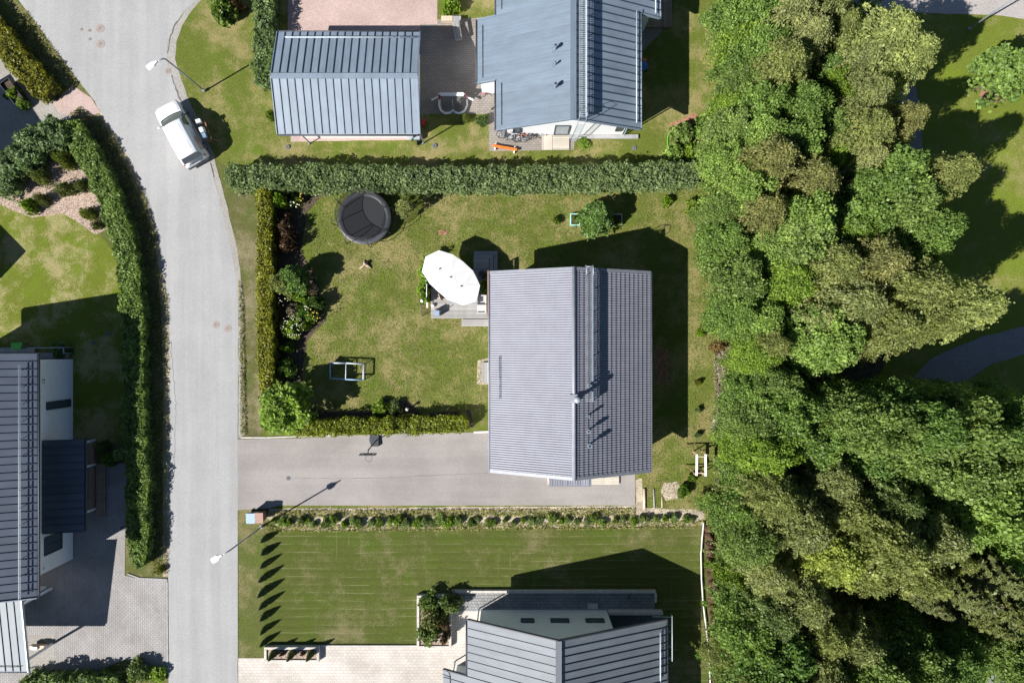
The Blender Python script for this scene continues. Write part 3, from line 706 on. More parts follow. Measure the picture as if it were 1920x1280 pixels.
# ---- west house with entrance canopy, carport
def west_house():
    xr = -925*K; zr = 7.0; ze = 5.2; s = (zr - ze)/(132*K)
    y0, y1 = -427*K, -20*K; t = thing('house', 'white west house with violet grey seam roof beside the street', 'house', U(-925, -220))
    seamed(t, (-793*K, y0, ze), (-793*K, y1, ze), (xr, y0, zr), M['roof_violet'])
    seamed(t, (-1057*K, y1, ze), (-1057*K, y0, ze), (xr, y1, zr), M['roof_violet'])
    MB().bar((xr, y0, zr + .02), (xr, y1, zr + .02), .36, .07).build('ridge_cap', M['roof_violet'], t)
    MB().tube([(-793*K + .08, y0 - .05, ze - .06), (-793*K + .08, y1 + .05, ze - .06)], .07, 8).build('gutter', M['underlay'], t)
    MB().bar((-793*K, y0 - .02, ze), (xr, y0 - .02, zr), .06, .2).build('verge_board', M['steel'], t)
    snow_guard(t, (-812*K, y0 + .1, ze + 19*K*s), (-812*K, y1 - .7, ze + 19*K*s), 'rail', .2, 14, bars=2, sep=.13)
    xw = -823*K
    MB().box(xw - .14, xw, -407*K, -33*K, 0, ze + .25).build('wall', M['wall_white'], t)
    cl = MB(); n = int((407 - 33)*K / .135)
    cl2 = MB()
    for i in range(n): 
        y = -407*K + .135*(i + .5); cl2.box(xw + .001, xw + .014, y - .055, y + .055, .05, ze + .2)
    cl2.build('cladding', M['wall_white'], t, kind='stuff')
    for yy in (-407*K, -33*K - .14):
        MB().prism([(xw - .141, yy), (-1027*K, yy), (-1027*K, yy + .14), (xw - .141, yy + .14)], 0, ze + .15).build('wall', M['wall_white'], t)
        MB().add([(xw-.14,yy,ze+.15),(-1027*K,yy,ze+.15),(xr,yy,zr-.15),(xw-.14,yy+.14,ze+.15),(-1027*K,yy+.14,ze+.15),(xr,yy+.14,zr-.15)],[(0,1,2),(5,4,3),(0,3,4,1),(1,4,5,2),(2,5,3,0)]).build('gable_wall', M['wall_white'], t)
    MB().box(-1027*K, -1027*K + .14, -406*K, -37*K, 0, ze + .15).build('wall', M['wall_white'], t)
    window(t, (xw + .02, -114*K, 1.55), .48, 2.4, 'x', 1); window(t, (xw + .02, -361*K, 2.1), 1.15, 1.7, 'x', 1, mull=1)
    window(t, (xw + .02, -250*K, 1.15), 1.0, 2.1, 'x', 1, 'white', name='door')
    MB().cyl(0, 0, 0, .05, .09).v
    lp = MB(); lp.ball((xw + .1, -404*K + .2, 3.0), .09); lp.build('wall_lamp', M['white'], t)
    tx = text('12', .36, M['darkmetal']); tx.name = 'house_number'
    tx.parent = t; mt_ = Matrix(((0,0,1,xw + .03),(1,0,0,-71*K - .15),(0,1,0,2.9),(0,0,0,1))); mt_.translation -= OFF[t.name]; tx.matrix_local = mt_
    # entrance canopy
    c = thing('entrance_canopy', 'dark seamed entrance canopy on white posts at the west house', 'canopy', U(-790, -250))
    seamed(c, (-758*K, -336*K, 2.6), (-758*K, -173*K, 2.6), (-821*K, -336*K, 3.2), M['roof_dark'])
    MB().tube([(-758*K + .06, -337*K, 2.5), (-758*K + .06, -172*K, 2.5)], .06, 8).build('gutter', M['underlay'], c)
    for Y in (-184, -229, -312): MB().bar((-779*K, Y*K, .2), (-779*K, Y*K, 2.62), .13, .13).build('post', M['white'], c)
    d = thing('deck', 'brown board entrance deck beneath the dark canopy', 'deck', U(-790, -250))
    boards(d, -820*K, -778*K, -320*K, -184*K, .3, M['deck_brown'], 'y', .12); boards(d, -777.6*K, -760*K, -328*K, -229*K, .16, M['deck_brown'], 'y', .12)
    # north terrace
    e = thing('terrace', 'grey plank terrace at the north gable of the west house', 'terrace', U(-900, -15))
    boards(e, -1040*K, -888*K, -30*K, -11*K, .4, M['deck_grey'], 'x', .13); boards(e, -887*K, -825*K, -31*K, -21*K, .4, M['deck_grey'], 'x', .13)
    fr = MB()
    P_ = [(-887*K, -12*K, 1.0), (-823*K, -11*K, 1.0), (-823*K, -22*K, 1.0)]
    for a, b in zip(P_, P_[1:]): fr.bar(a, b, .05, .05)
    for p in P_: fr.bar((p[0], p[1], 0), p, .05, .05)
    fr.build('railing', M['steel'], e)
    gt = MB().prism([W(16,655,1).xy, W(34,655,1).xy, W(38,642,1).xy, W(17,642,1).xy], .75, .8); o = gt.build('table_top', M['green'], tb := thing('play_table', 'bright green play table on the north terrace of the west house', 'table', W(26, 648)))
    for p in ((18,652),(34,652),(20,644),(34,644)): q = W(*p, 1); MB().bar((q.x, q.y, .05), (q.x, q.y, .75), .05, .05).build('leg', M['darkmetal'], tb)
    # carport
    f = thing('carport', 'carport with pale silver seam roof south of the west house', 'carport', U(-950, -510))
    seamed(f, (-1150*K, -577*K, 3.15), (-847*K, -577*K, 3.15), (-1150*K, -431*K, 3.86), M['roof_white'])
    MB().bar((-846*K, -578*K, 3.13), (-846*K, -431*K, 3.84), .07, .2).build('verge_board', M['steel'], f)
    MB().tube([(-1150*K, -579*K, 3.06), (-845*K, -579*K, 3.06)], .06, 8).build('gutter', M['steel'], f)
    sg = 12*K; snow_guard(f, (-1100*K, -567*K, 3.2), (-856*K, -567*K, 3.2), 'underlay', .08, 9, bars=1)
    for p in ((-862, -566), (-862, -462), (-1100, -566)): MB().bar((p[0]*K, p[1]*K, 0), (p[0]*K, p[1]*K, 3.05), .13, .13).build('post', M['white'], f)
    MB().box(-1150*K, -872*K, -462*K, -458*K, 0, 3.1).build('wall', M['wall_white'], f)
    MB().bar((-862*K, -566*K, .9), (-800*K, -522*K, .9), .06, .08).v
def text(s, size, m, ext=.004):
    cu = bpy.data.curves.new('lettering', 'FONT'); cu.body = s; cu.size = size; cu.extrude = ext
    tmp = bpy.data.objects.new('lettering', cu); COL.objects.link(tmp); bpy.context.view_layer.update()
    me = bpy.data.meshes.new_from_object(tmp.evaluated_get(bpy.context.evaluated_depsgraph_get()))
    bpy.data.objects.remove(tmp); me.materials.clear(); me.materials.append(m)
    o = bpy.data.objects.new('lettering', me); COL.objects.link(o); reg(o, (0,0,0)); return o
west_house()

# ---- buildings beyond the frame that throw the shadows seen at the left edge
t = thing('house', 'neighbour house beyond the gravel yard in the northwest corner', 'house', U(-1120, 320))
q = [((x - 960)*K, (640 - y)*K) for x, y in ((-90,203),(-25,303),(-210,424),(-275,324))]
MB().prism(q, 0, 4.0).build('wall', M['wall_white'], t); MB().prism(q, 4.0, 4.12).build('roof', M['roof_dark'], t)
t = thing('shed', 'small shed at the west edge of the western lawn', 'shed', U(-1010, 130))
q = [((x - 960)*K, (640 - y)*K) for x, y in ((-12,507),(-62,456),(-108,505),(-58,556))]
MB().prism(q, 0, 2.2).build('wall', M['wood'], t); MB().prism(q, 2.2, 2.3).build('roof', M['roof_dark'], t)

# ------------------------------------------------------------------ street furniture and vehicles
def lamp(base, arm, h, label):
    b = W(*base); t = thing('street_lamp', label, 'street lamp', b); a = Vector((arm[0]*K, arm[1]*K, 0))
    MB().tube([(b.x, b.y, 0), (b.x, b.y, h*.55), (b.x, b.y, h - .25), (b.x + a.x*.15, b.y + a.y*.15, h - .03), (b.x + a.x*.7, b.y + a.y*.7, h + .05)], .055, 10, r1=.04).build('pole', M['steel'], t)
    MB().cyl(b.x, b.y, 0, .3, .1, 12).build('base_sleeve', M['steel'], t)
    d = a.normalized(); n = Vector((-d.y, d.x, 0)); c = b + a*.65 + Vector((0,0,h + .05)); hd = MB()
    st = [(0, .06), (.15, .11), (.3, .19), (.62, .2), (.72, .15)]
    vs = []; 
    for dist, wd in st:
        for sx, z in ((-1, -.02), (-.7, .07), (.7, .07), (1, -.02), (.7, -.05), (-.7, -.05)): vs.append(c + d*dist + n*wd*sx + Vector((0,0,z)))
    fs = [(i*6+k, i*6+(k+1)%6, (i+1)*6+(k+1)%6, (i+1)*6+k) for i in range(4) for k in range(6)] + [tuple(range(6))[::-1], tuple(24+k for k in range(6))]
    hd.add(vs, fs); hd.build('lamp_head', M['white'], t)
lamp((492,986), (-17,-10), 5.6, 'street lamp with white head reaching over the street by the driveway bins')
lamp((384,171), (-16,-11), 5.6, 'street lamp on the grass just north of the white van')
lamp((1815,56), (14,10), 6.5, 'street lamp with grey pole on the grass by the park path')

def van():
    t = thing('van', 'white delivery van with orange side lettering parked at the road edge', 'van', (-22.6, 14.2, 0), R(118.6))
    b = MB(); st = [ # x, half width, z low, z top(belt)
        (2.28,.60,.32,.62),(2.2,.78,.24,.80),(2.0,.87,.22,.92),(1.5,.90,.22,1.02),(1.15,.90,.22,1.08),(0,.90,.22,1.1),(-1.5,.90,.22,1.1),(-2.0,.89,.24,1.08),(-2.17,.84,.28,1.02),(-2.24,.7,.34,.6)]
    vs = []
    for x, hw, zl, zt in st:
        zm = (zl + zt)/2
        for y, z in ((-hw*.86, zl), (-hw, zl + .12), (-hw, zm + .1), (-hw*.96, zt - .04), (-hw*.86, zt + .01), (0, zt + .05), (hw*.86, zt + .01), (hw*.96, zt - .04), (hw, zm + .1), (hw, zl + .12), (hw*.86, zl)):
            vs.append((x, y, z))
    n = 11; fs = [(i*n+k, (i+1)*n+k, (i+1)*n+(k+1)%n, i*n+(k+1)%n) for i in range(len(st)-1) for k in range(n)] + [tuple(range(n)), tuple((len(st)-1)*n+k for k in range(n))[::-1]]
    b.add(vs, fs, True); body = b.build('body', M['vanwhite'], t, local=True)
    c = MB(); st = [(1.22,.80,1.05,.80,1.06),(.95,.82,1.06,.765,1.3),(.42,.84,1.08,.69,1.77),(.2,.84,1.08,.67,1.84),(-.8,.84,1.08,.67,1.87),(-1.8,.84,1.08,.66,1.84),(-1.98,.83,1.08,.64,1.78),(-2.16,.82,1.04,.80,1.1)]
    vs = []
    for x, hb, zb, ht, zt in st:
        for y, z in ((-hb, zb), (-ht, zt - .06 if zt > 1.2 else zt), (-ht*.92, zt), (0, zt + .02), (ht*.92, zt), (ht, zt - .06 if zt > 1.2 else zt), (hb, zb)): vs.append((x, y, z))
    n = 7; fs = [(i*n+k, (i+1)*n+k, (i+1)*n+k+1, i*n+k+1) for i in range(len(st)-1) for k in range(n-1)] + [tuple(range(n)), tuple((len(st)-1)*n+k for k in range(n))[::-1]]
    c.add(vs, fs, True); c.build('roof', M['vanwhite'], t, local=True)
    # windscreen, slightly proud of the shell
    def pane(name, pts, m, off=(0,0,0), par=t):
        p = MB(); a = [Vector(q) + Vector(off) for q in pts]; nn = (a[1]-a[0]).cross(a[2]-a[0]).normalized() * .012
        k = len(a); p.add([q - nn for q in a] + [q + nn for q in a], [tuple(range(k))[::-1], tuple(range(k, 2*k))] + [(i,(i+1)%k,k+(i+1)%k,k+i) for i in range(k)]); return p.build(name, M[m], par, local=True)
    ws = MB()
    vs = []
    for j in range(9):
        y = -1 + j*.25; bow = .1*(1 - y*y)
        vs.append((1.14 + bow, y*.76, 1.13)); vs.append((.47 + bow*.5, y*.64, 1.765))
    ws.add(vs + [(v[0]-.04, v[1], v[2]-.04) for v in vs], [(2*j, 2*j+2, 2*j+3, 2*j+1) for j in range(8)]); ws.build('windscreen', M['windscreen'], t, local=True)
    MB().tube([(1.16 + .1*(1 - y*y), y*.78, 1.125) for y in [k/6 - 1 for k in range(13)]], .025, 6).build('wiper_cowl', M['black'], t, local=True)
    for s_ in (-1, 1):
        yb, yt = .868*s_, .722*s_
        pts = [(.82,yb,1.13),(.05,yb,1.13),(.05,yt,1.66),(.40,yt,1.64)]
        pane('side_window', pts if s_ < 0 else pts[::-1], 'glass')
        pts = [(1.08,.846*s_,1.12),(.9,.855*s_,1.12),(.62,.765*s_,1.5)]; pane('side_window', pts if s_ < 0 else pts[::-1], 'glass')
        mr = MB(); mr.ball((.86, 1.03*s_, 1.12), (.07, .12, .1), 10, 7); mr.bar((.86, .86*s_, 1.08), (.86, 1.0*s_, 1.1), .05, .04); mr.build('wing_mirror', M['vanwhite' if s_ > 0 else 'black'], t, local=True)
        MB().tube([(1.3, .905*s_, .62), (-1.6, .905*s_, .62)], .018, 5).build('side_moulding', M['pad'], t, local=True)
        MB().box(-1.7, .0, .9*s_ - .012, .9*s_ + .012, .86, .9).build('door_rail', M['pad'], t, local=True)
        MB().ball((-2.12, .77*s_, .98), (.07, .08, .17), 8, 6).build('tail_light', M['red'], t, local=True)
        MB().ball((2.12, .66*s_, .74), (.12, .14, .08), 8, 6).build('headlight', M['glass'], t, local=True)
        for x in (1.45, -1.35):
            wv = MB().tube([(x, .72*s_, .31), (x, .91*s_, .31)], .31, 20); wo = wv.build('wheel', M['tyre'], t, local=True)
            MB().tube([(x, .9*s_, .31), (x, .918*s_, .31)], .19, 16).build('hubcap', M['steel'], wo, local=True)
    pane('rear_window', [(-2.0,.58,1.72),(-2.0,-.58,1.72),(-2.17,-.68,1.2),(-2.17,.68,1.2)], 'glass', (-.03,0,.015))
    MB().box(-2.29, -2.2, -.26, .26, .66, .78).build('number_plate', M['white'], t, local=True)
    MB().box(-2.3, -2.12, -.8, .8, .34, .52).build('rear_bumper', M['pad'], t, local=True)
    MB().box(-2.27, -2.2, -.5, .5, .86, .9).build('grab_trim', M['underlay'], t, local=True)
    for s_ in (-1, 1):
        MB().tube([(1.28, .70*s_, 1.09), (1.8, .69*s_, 1.02), (2.1, .6*s_, .93)], .008, 4).build('bonnet_gap', M['pad'], t, local=True)
        MB().tube([(.1, .40*s_, 1.872), (-1.7, .40*s_, 1.872)], .014, 5).build('roof_rib', M['vanwhite'], t, local=True)
        for xx in (.95, -.02, -1.15): MB().tube([(xx, .905*s_, .35), (xx, .903*s_, .95), (xx, .872*s_, 1.1)], .008, 4).build('door_gap', M['pad'], t, local=True)
    tx = text('posti', .5, M['orange'], .003); tx.parent = t
    u = Vector((1,0,0)); v = Vector((0, .19, .62)).normalized(); nn = u.cross(v)
    o = Vector((-1.85, -.868, 1.16)) + nn * .03
    tx.matrix_local = Matrix(((u.x, v.x, nn.x, o.x), (u.y, v.y, nn.y, o.y), (u.z, v.z, nn.z, o.z), (0,0,0,1)))
van()

def mailboxes():
    a, b = W(371,226,.9), W(386,266,.9); d = (b - a).normalized(); n = Vector((-d.y, d.x, 0))
    t = thing('mailbox_rack', 'wooden mailbox rack on the verge beside the white van', 'rack', ((a+b)/2).xy.to_3d())
    for k in (0, .25): MB().bar(a + n*(.16 + k) , b + n*(.16 + k), .06, .05).build('rail', M['wood'], t)
    for p in (a + d*.1, b - d*.1):
        MB().bar(p + n*.16 - Vector((0,0,.88)), p + n*.16, .08, .08).build('post', M['wood'], t); MB().bar(p + n*.1 , p + n*.7 - Vector((0,0,.8)), .05, .05).build('brace', M['wood'], t)
    def bx(name, label, k, wd, m, rnd=False):
        c = a + d*k + Vector((0,0,.05)) ; tt = thing(name, label, 'mailbox', c)
        bb = MB(); hw = wd/2
        pr = [(-.17,0),(.17,0),(.17,.22),(.12,.3),(0,.33),(-.12,.3),(-.17,.22)] if rnd else [(-.15,0),(.15,0),(.15,.26),(-.15,.32)]
        vs = [c + d*s_*hw + n*(p[0]+.1) + Vector((0,0,p[1])) for s_ in (-1,1) for p in pr]; k_ = len(pr)
        bb.add(vs, [tuple(range(k_)), tuple(range(k_,2*k_))[::-1]] + [(i,k_+i,k_+(i+1)%k_,(i+1)%k_) for i in range(k_)]); bb.build('body', M[m], tt)
        MB().bar(c + d*hw*1.02 + n*.1 + Vector((0,0,.2)), c + d*(hw*1.02 + .012) + n*.1 + Vector((0,0,.2)), .2, .08).build('slot_flap', M['pad'], tt)
    bx('mailbox', 'white square mailbox at the north end of the rack by the van', .18, .26, 'white')
    bx('mailbox', 'white rounded mailbox in the middle of the rack', .82, .34, 'white', True)
    bx('mailbox', 'blue grey mailbox at the south end of the rack', 1.22, .34, 'lightblue')
mailboxes()

def cover(px, py, r, m, label, h=.0, cat='manhole cover'):
    p = W(px, py); z = .024; t = thing('manhole_cover' if cat == 'manhole cover' else 'drain_cover', label, cat, p)
    MB().cyl(p.x, p.y, z - .02, z + .004 + h, r, 22).build('frame', M[m], t)
    l = MB(); l.cyl(p.x, p.y, z, z + .010 + h, r*.86, 22); lo = l.build('lid', M[m], t)
    g_ = MB()
    for k in range(6):
        a = k*math.pi/6; g_.bar((p.x - r*.7*math.cos(a), p.y - r*.7*math.sin(a), z + .012 + h), (p.x + r*.7*math.cos(a), p.y + r*.7*math.sin(a), z + .012 + h), .02, .012)
    g_.build('rib', M[m], lo)
cover(188,54,.31,'iron','larger of the rusty manhole covers near the road bend, northern one'); cover(189,83,.31,'iron','large rusty manhole cover near the road bend, southern one')
cover(168,58,.13,'iron','small rusty cover next to the northern large manhole cover'); cover(153,56,.12,'iron','small rusty cover farthest west in the road group'); cover(169,74,.12,'iron','small rusty cover south of the two other small ones')
cover(315,134,.22,'iron','rusty cover at the kerb beneath the northern street lamp')
cover(405,609,.26,'iron','rusty cover near the middle of the straight street'); cover(427,616,.26,'iron','rusty cover at the east edge of the straight street')
cover(541,896,.16,'irongrey','round slotted drain grate in the driveway',cat='drain')
cover(540,276,.15,'irongrey','grey lawn cover south west of the garage',.06,'drain'); cover(815,274,.16,'irongrey','grey lawn cover south east of the garage',.06,'drain')
cover(1189,278,.16,'irongrey','grey lawn cover below the north house gable',.04,'drain'); cover(203,626,.16,'irongrey','grey cover in the shaded lawn near the long hedge',.02,'drain'); cover(175,642,.14,'irongrey','grey cover in the shaded lawn nearer the west house',.02,'drain')
cover(172,1046,.17,'iron','brown cover at the shaded paving next to the west house corner',.0,'drain'); cover(118,1139,.18,'iron','brown cover in the middle of the shaded block paving',.0,'drain'); cover(230,990,.18,'irongrey','dark cover at the foot of the narrow hedge',.0,'drain')
cover(888,1118,.17,'irongrey','grey cover in the pale paving by the planting box',.0,'drain'); cover(1179,1120,.17,'irongrey','dark cover at the east end of the cobble strip',.0,'drain')

def bin_(px, py, m, label, lidm):
    c = W(px, py); t = thing('wheelie_bin', label, 'bin', c)
    b = MB(); b.add([(c.x-.22,c.y-.26,.08),(c.x+.22,c.y-.26,.08),(c.x+.22,c.y+.22,.08),(c.x-.22,c.y+.22,.08),(c.x-.28,c.y-.34,.95),(c.x+.28,c.y-.34,.95),(c.x+.28,c.y+.3,.95),(c.x-.28,c.y+.3,.95)],[(3,2,1,0),(4,5,6,7),(0,1,5,4),(1,2,6,5),(2,3,7,6),(3,0,4,7)]); b.build('body', M[m], t)
    MB().prism([(c.x-.3,c.y-.37),(c.x+.3,c.y-.37),(c.x+.3,c.y+.33),(c.x-.3,c.y+.33)], .955, [.99,.99,1.06,1.06]).build('lid', M[lidm], t)
    MB().tube([(c.x-.24,c.y+.38,.98),(c.x+.24,c.y+.38,.98)], .02, 6).build('handle', M['black'], t)
    for s_ in (-1,1): MB().tube([(c.x+.2*s_,c.y+.28,.1),(c.x+.27*s_,c.y+.28,.1)], .1, 12).build('wheel', M['tyre'], t)
bin_(480, 964, 'pad', 'grey lidded wheelie bin at the driveway corner, nearer the street', 'lightblue'); bin_(495, 963, 'wood', 'terracotta lidded wheelie bin at the driveway corner, beside the grey one', 'terracotta')

def hoop_stand():
    c = W(705, 826); t = thing('basketball_hoop', 'portable basketball hoop with grey base at the driveway hedge', 'basketball hoop', c)
    MB().prism([(c.x-.45,c.y+.05),(c.x-.28,c.y-.35),(c.x+.22,c.y-.35),(c.x+.22,c.y+.42),(c.x-.4,c.y+.42)], .03, [.16,.28,.28,.2,.2]).build('base', M['pad'], t)
    top = (c.x + .0, c.y - .25, 2.6)
    MB().tube([(c.x+.1,c.y+.1,.2),(c.x+.02,c.y-.1,1.4), top], .04, 8).build('pole', M['darkmetal'], t)
    by = c.y - .5; bb = MB(); z0, z1 = 2.35, 3.0; hw = .5
    for a, b in (((-hw,z0),(hw,z0)),((hw,z0),(hw,z1)),((hw,z1),(-hw,z1)),((-hw,z1),(-hw,z0)),((-.22,z0+.12),(.22,z0+.12)),((-.22,z0+.45),(.22,z0+.45)),((-.22,z0+.12),(-.22,z0+.45)),((.22,z0+.12),(.22,z0+.45))):
        bb.bar((c.x+a[0],by,a[1]),(c.x+b[0],by,b[1]),.06,.05)
    bo = bb.build('backboard_frame', M['black'], t); MB().box(c.x-hw+.03,c.x+hw-.03,by-.008,by+.008,z0+.03,z1-.03).build('backboard', M['net'], bo)
    MB().bar(top,(c.x,by+.03,2.6),.05,.05).build('arm', M['darkmetal'], t)
    r = MB().tube([(c.x+.23*math.cos(a),by-.3+.23*math.sin(a),2.42) for a in [k*math.pi/10 for k in range(20)]],.014,6,closed=True).build('rim', M['darkmetal'], t)
    n = MB()
    for k in range(10):
        a = k*math.pi/5; n.tube([(c.x+.23*math.cos(a),by-.3+.23*math.sin(a),2.41),(c.x+.13*math.cos(a+.3),by-.3+.13*math.sin(a+.3),2.0)],.006,4)
    n.build('hoop_net', M['white'], r)
hoop_stand()

# ------------------------------------------------------------------ trampoline
def trampoline():
    c = U(-272, 228); t = thing('trampoline', 'round black trampoline with grey pad and safety net on the lawn', 'trampoline', c); z = .85; Rr = 1.78
    ring = lambda r, zz, n=40: [(c.x + r*math.cos(2*math.pi*k/n), c.y + r*math.sin(2*math.pi*k/n), zz) for k in range(n)]
    MB().tube(ring(Rr, z - .05), .03, 8, closed=True).build('frame', M['darkmetal'], t)
    mt_ = MB(); mt_.add(ring(Rr - .28, z - .01) , [tuple(range(40))]); mt_.build('jumping_mat', M['mat_fabric'], t)
    pd = MB(); n = 40; a_, b_, c_, d_ = ring(Rr + .05, z + .01), ring(Rr - .02, z + .045), ring(Rr - .26, z + .045), ring(Rr - .31, z + .0)
    pd.add(a_ + b_ + c_ + d_, [(j*n+k, j*n+(k+1)%n, (j+1)*n+(k+1)%n, (j+1)*n+k) for j in range(3) for k in range(n)], True); pd.build('pad', M['pad'], t)
    sk = MB(); a_, b_ = ring(Rr + .05, z + .0), ring(Rr + .03, z - .3); sk.add(a_ + b_, [(k, (k+1)%n, n+(k+1)%n, n+k) for k in range(n)]); sk.build('skirt', M['pad'], t)
    topz = 2.35
    for k in range(8):
        a = 2*math.pi*(k + .3)/8; e = Vector((math.cos(a), math.sin(a), 0)); P_ = lambda r, zz: (c.x + e.x*r, c.y + e.y*r, zz)
        MB().tube([P_(Rr + .02, .0), P_(Rr + .02, z - .05)], .025, 6).build('leg', M['darkmetal'], t)
        MB().tube([P_(Rr + .05, z - .3), P_(Rr + .3, z + .05), P_(Rr + .36, z + .5), P_(Rr + .22, topz - .3), P_(Rr - .15, topz)], .024, 8).build('net_pole', M['black'], t)
    MB().tube(ring(Rr - .16, topz), .016, 6, closed=True).build('net_hoop', M['black'], t)
    nm = MB(); a_, b_, c2 = ring(Rr - .16, topz), ring(Rr - .22, (topz + z)/2), ring(Rr - .28, z); nm.add(a_ + b_ + c2, [(j*n+k, j*n+(k+1)%n, (j+1)*n+(k+1)%n, (j+1)*n+k) for j in range(2) for k in range(n)], True)
    nm.build('safety_net', M['net'], t)
    for k in (3, 17, 26): 
        p, q_ = ring(Rr - .16, topz)[k], ring(Rr - .28, z)[k]; MB().bar(p, q_, .05, .02).build('net_strap', M['black'], t)
trampoline()

# ------------------------------------------------------------------ twin parasol and deck furniture
def parasol():
    zt, ze = 2.62, 2.3
    hub = [W(824,504,zt), W(844,520,zt+.05), W(864,537,zt)]
    t = thing('parasol', 'large white twin parasol over the dining deck', 'parasol', (hub[1].x, hub[1].y, .35))
    rim = [W(x, y, ze) for x, y in ((823,469),(849,477),(869,491),(887,508),(894,522),(900,535),(897,550),(893,565),(868,572),(840,562),(822,547),(806,532),(791,509),(798,481))]
    own = [0,0,1,2,2,2,2,2,2,1,1,0,0,0]; n = len(rim)
    for i in range(n):
        j = (i + 1) % n; a, b = rim[i], rim[j]; hA, hB = hub[own[i]], hub[own[j]]
        m_ = (a + b)/2 - Vector((0,0,.02)); 
        vs = [a, m_, b, hB] + ([hA] if own[i] != own[j] else [])
        low = [v - Vector((0,0,.012)) for v in vs]; k = len(vs)
        p = MB().add(vs + low, [tuple(range(k))[::-1], tuple(range(k, 2*k))] + [(q, (q+1)%k, k+(q+1)%k, k+q) for q in range(k)]); p.build('canopy_panel', M['canvas'], t)
        MB().bar(a + Vector((0,0,-.03)), hA + Vector((0,0,-.05)), .025, .025).build('rib', M['palewood'], t)
    for a, b in zip(hub, hub[1:]): MB().bar(a - Vector((0,0,.06)), b - Vector((0,0,.06)), .05, .05).build('ridge_beam', M['palewood'], t)
    for h_ in hub: MB().cyl(h_.x, h_.y, h_.z, h_.z + .06, .05, 10).build('finial', M['darkmetal'], t)
    MB().cyl(hub[1].x, hub[1].y, .36, zt, .04, 10).build('pole', M['palewood'], t)
    MB().cyl(hub[1].x, hub[1].y, .36, .44, .35, 16).build('foot', M['concrete'], t)
parasol()
dk = thing('deck', 'large raised grey deck beneath the white parasol', 'deck', U(-100, 80))
x = lambda p: (p - 960)*K*.9926
y = lambda p: (640 - p)*K*.9926
boards(dk, x(808), x(919), y(597), y(505), .36, M['deck_grey'], 'x', .145)
boards(dk, x(865), x(919.5), y(611.5), y(598), .2, M['deck_grey'], 'x', .145)
st = thing('stairs', 'three nested grey wooden steps in the shade north of the deck', 'stairs', U(-50, 150))
boards(st, x(888), x(917), y(504.5), y(485), .35, M['deck_grey'], 'x', .145)
for k, (a, b, zz) in enumerate((( 925, 477, .24), (933, 470, .12))):
    pa = (917, 485) if k == 0 else (925, 477)
    boards(st, x(888), x(a), y(pa[1]) + .03, y(b), zz, M['deck_grey'], 'x', .145, name='step_board'); boards(st, x(pa[0]) + .03, x(a), y(509), y(pa[1]) + .02, zz - .002, M['deck_grey'], 'y', .145, name='step_board')
def armchair(px, py, rz, label, m='cushion'):
    c = W(px, py, .36); c.z = .36; t = thing('armchair', label, 'armchair', c, rz, 'deck armchairs')
    MB().box(-.3,.3,-.3,.3,.18,.34).build('seat', M[m], t, local=True); MB().box(-.36,-.26,-.32,.32,.12,.72).build('backrest', M[m], t, local=True)
    for s_ in (-1,1):
        MB().box(-.3,.32,.3*s_-.04,.3*s_+.04,.16,.5).build('armrest', M[m], t, local=True)
        for xx in (-.28,.28): MB().bar((xx,.29*s_,0),(xx,.29*s_,.17),.05,.05).build('leg', M['pad'], t, local=True)
armchair(903, 563, R(180), 'light grey armchair on the deck, nearer the parasol'); armchair(903, 579, R(180), 'light grey armchair at the open south edge of the deck')
c = W(868, 560, .36); t = thing('dining_table', 'white slatted dining table mostly hidden beneath the parasol', 'table', (c.x, c.y, .36))
for k in range(14): MB().box(c.x - 1.05 + k*.15, c.x - 1.05 + k*.15 + .135, c.y - .42, c.y + .42, 1.07, 1.1).build('slat', M['concrete'], t)
for sx in (-.95,.95):
    for sy in (-.35,.35): MB().bar((c.x+sx,c.y+sy,.36),(c.x+sx,c.y+sy,1.06),.06,.06).build('leg', M['white'], t)
def dchair(px, py, rz, label):
    c = W(px, py, .36); t = thing('dining_chair', label, 'chair', (c.x, c.y, .36), rz, 'chairs at the deck table')
    MB().box(-.22,.22,-.22,.22,.42,.46).build('seat', M['palewood'], t, local=True); MB().box(-.24,-.2,-.22,.22,.46,.9).build('backrest', M['palewood'], t, local=True)
    for a in (-.2,.2):
        for b in (-.2,.2): MB().bar((a,b,0),(a,b,.42),.04,.04).build('leg', M['palewood'], t, local=True)
dchair(832, 556, R(20), 'pale wooden chair at the west end of the deck table, half under the parasol')
c = W(822, 586, .36); t = thing('cool_box', 'light blue chest with dark lid rim on the open deck', 'box', (c.x, c.y, .36))
MB().box(c.x-.17,c.x+.17,c.y-.2,c.y+.22,.38,.95).build('body', M['wood'], t); MB().box(c.x-.19,c.x+.13,c.y-.22,c.y+.12,.955,1.0).build('lid', M['lightblue'], t); MB().ball((c.x,c.y+.18,.97),(.17,.1,.06)).build('hood', M['pad'], t)
MB().tube([(c.x+.12,c.y,.98),(c.x+.42,c.y+.2,1.0)],.02,6).build('handle', M['darkmetal'], t)
c = W(812, 573, .36); t = thing('lantern', 'small white round lantern on the deck boards', 'lantern', (c.x,c.y,.36)); MB().ball((c.x,c.y,.5),.13,12,8).build('globe', M['white'], t); MB().cyl(c.x,c.y,.36,.42,.08).build('foot', M['pad'], t)
c = W(796, 566); t = thing('globe_lamp', 'white globe lamp on a thin pole at the climbing plant', 'lamp', c); MB().cyl(c.x,c.y,0,1.2,.02,8).build('pole', M['darkmetal'], t); MB().ball((c.x,c.y,1.3),.12,12,8).build('globe', M['white'], t)
c = W(905, 517, .36); t = thing('barbecue', 'black kettle barbecue on the shaded deck by the house', 'barbecue', (c.x,c.y,.36)); MB().ball((c.x,c.y,1.05),(.3,.3,.22),16,9).build('kettle', M['black'], t)
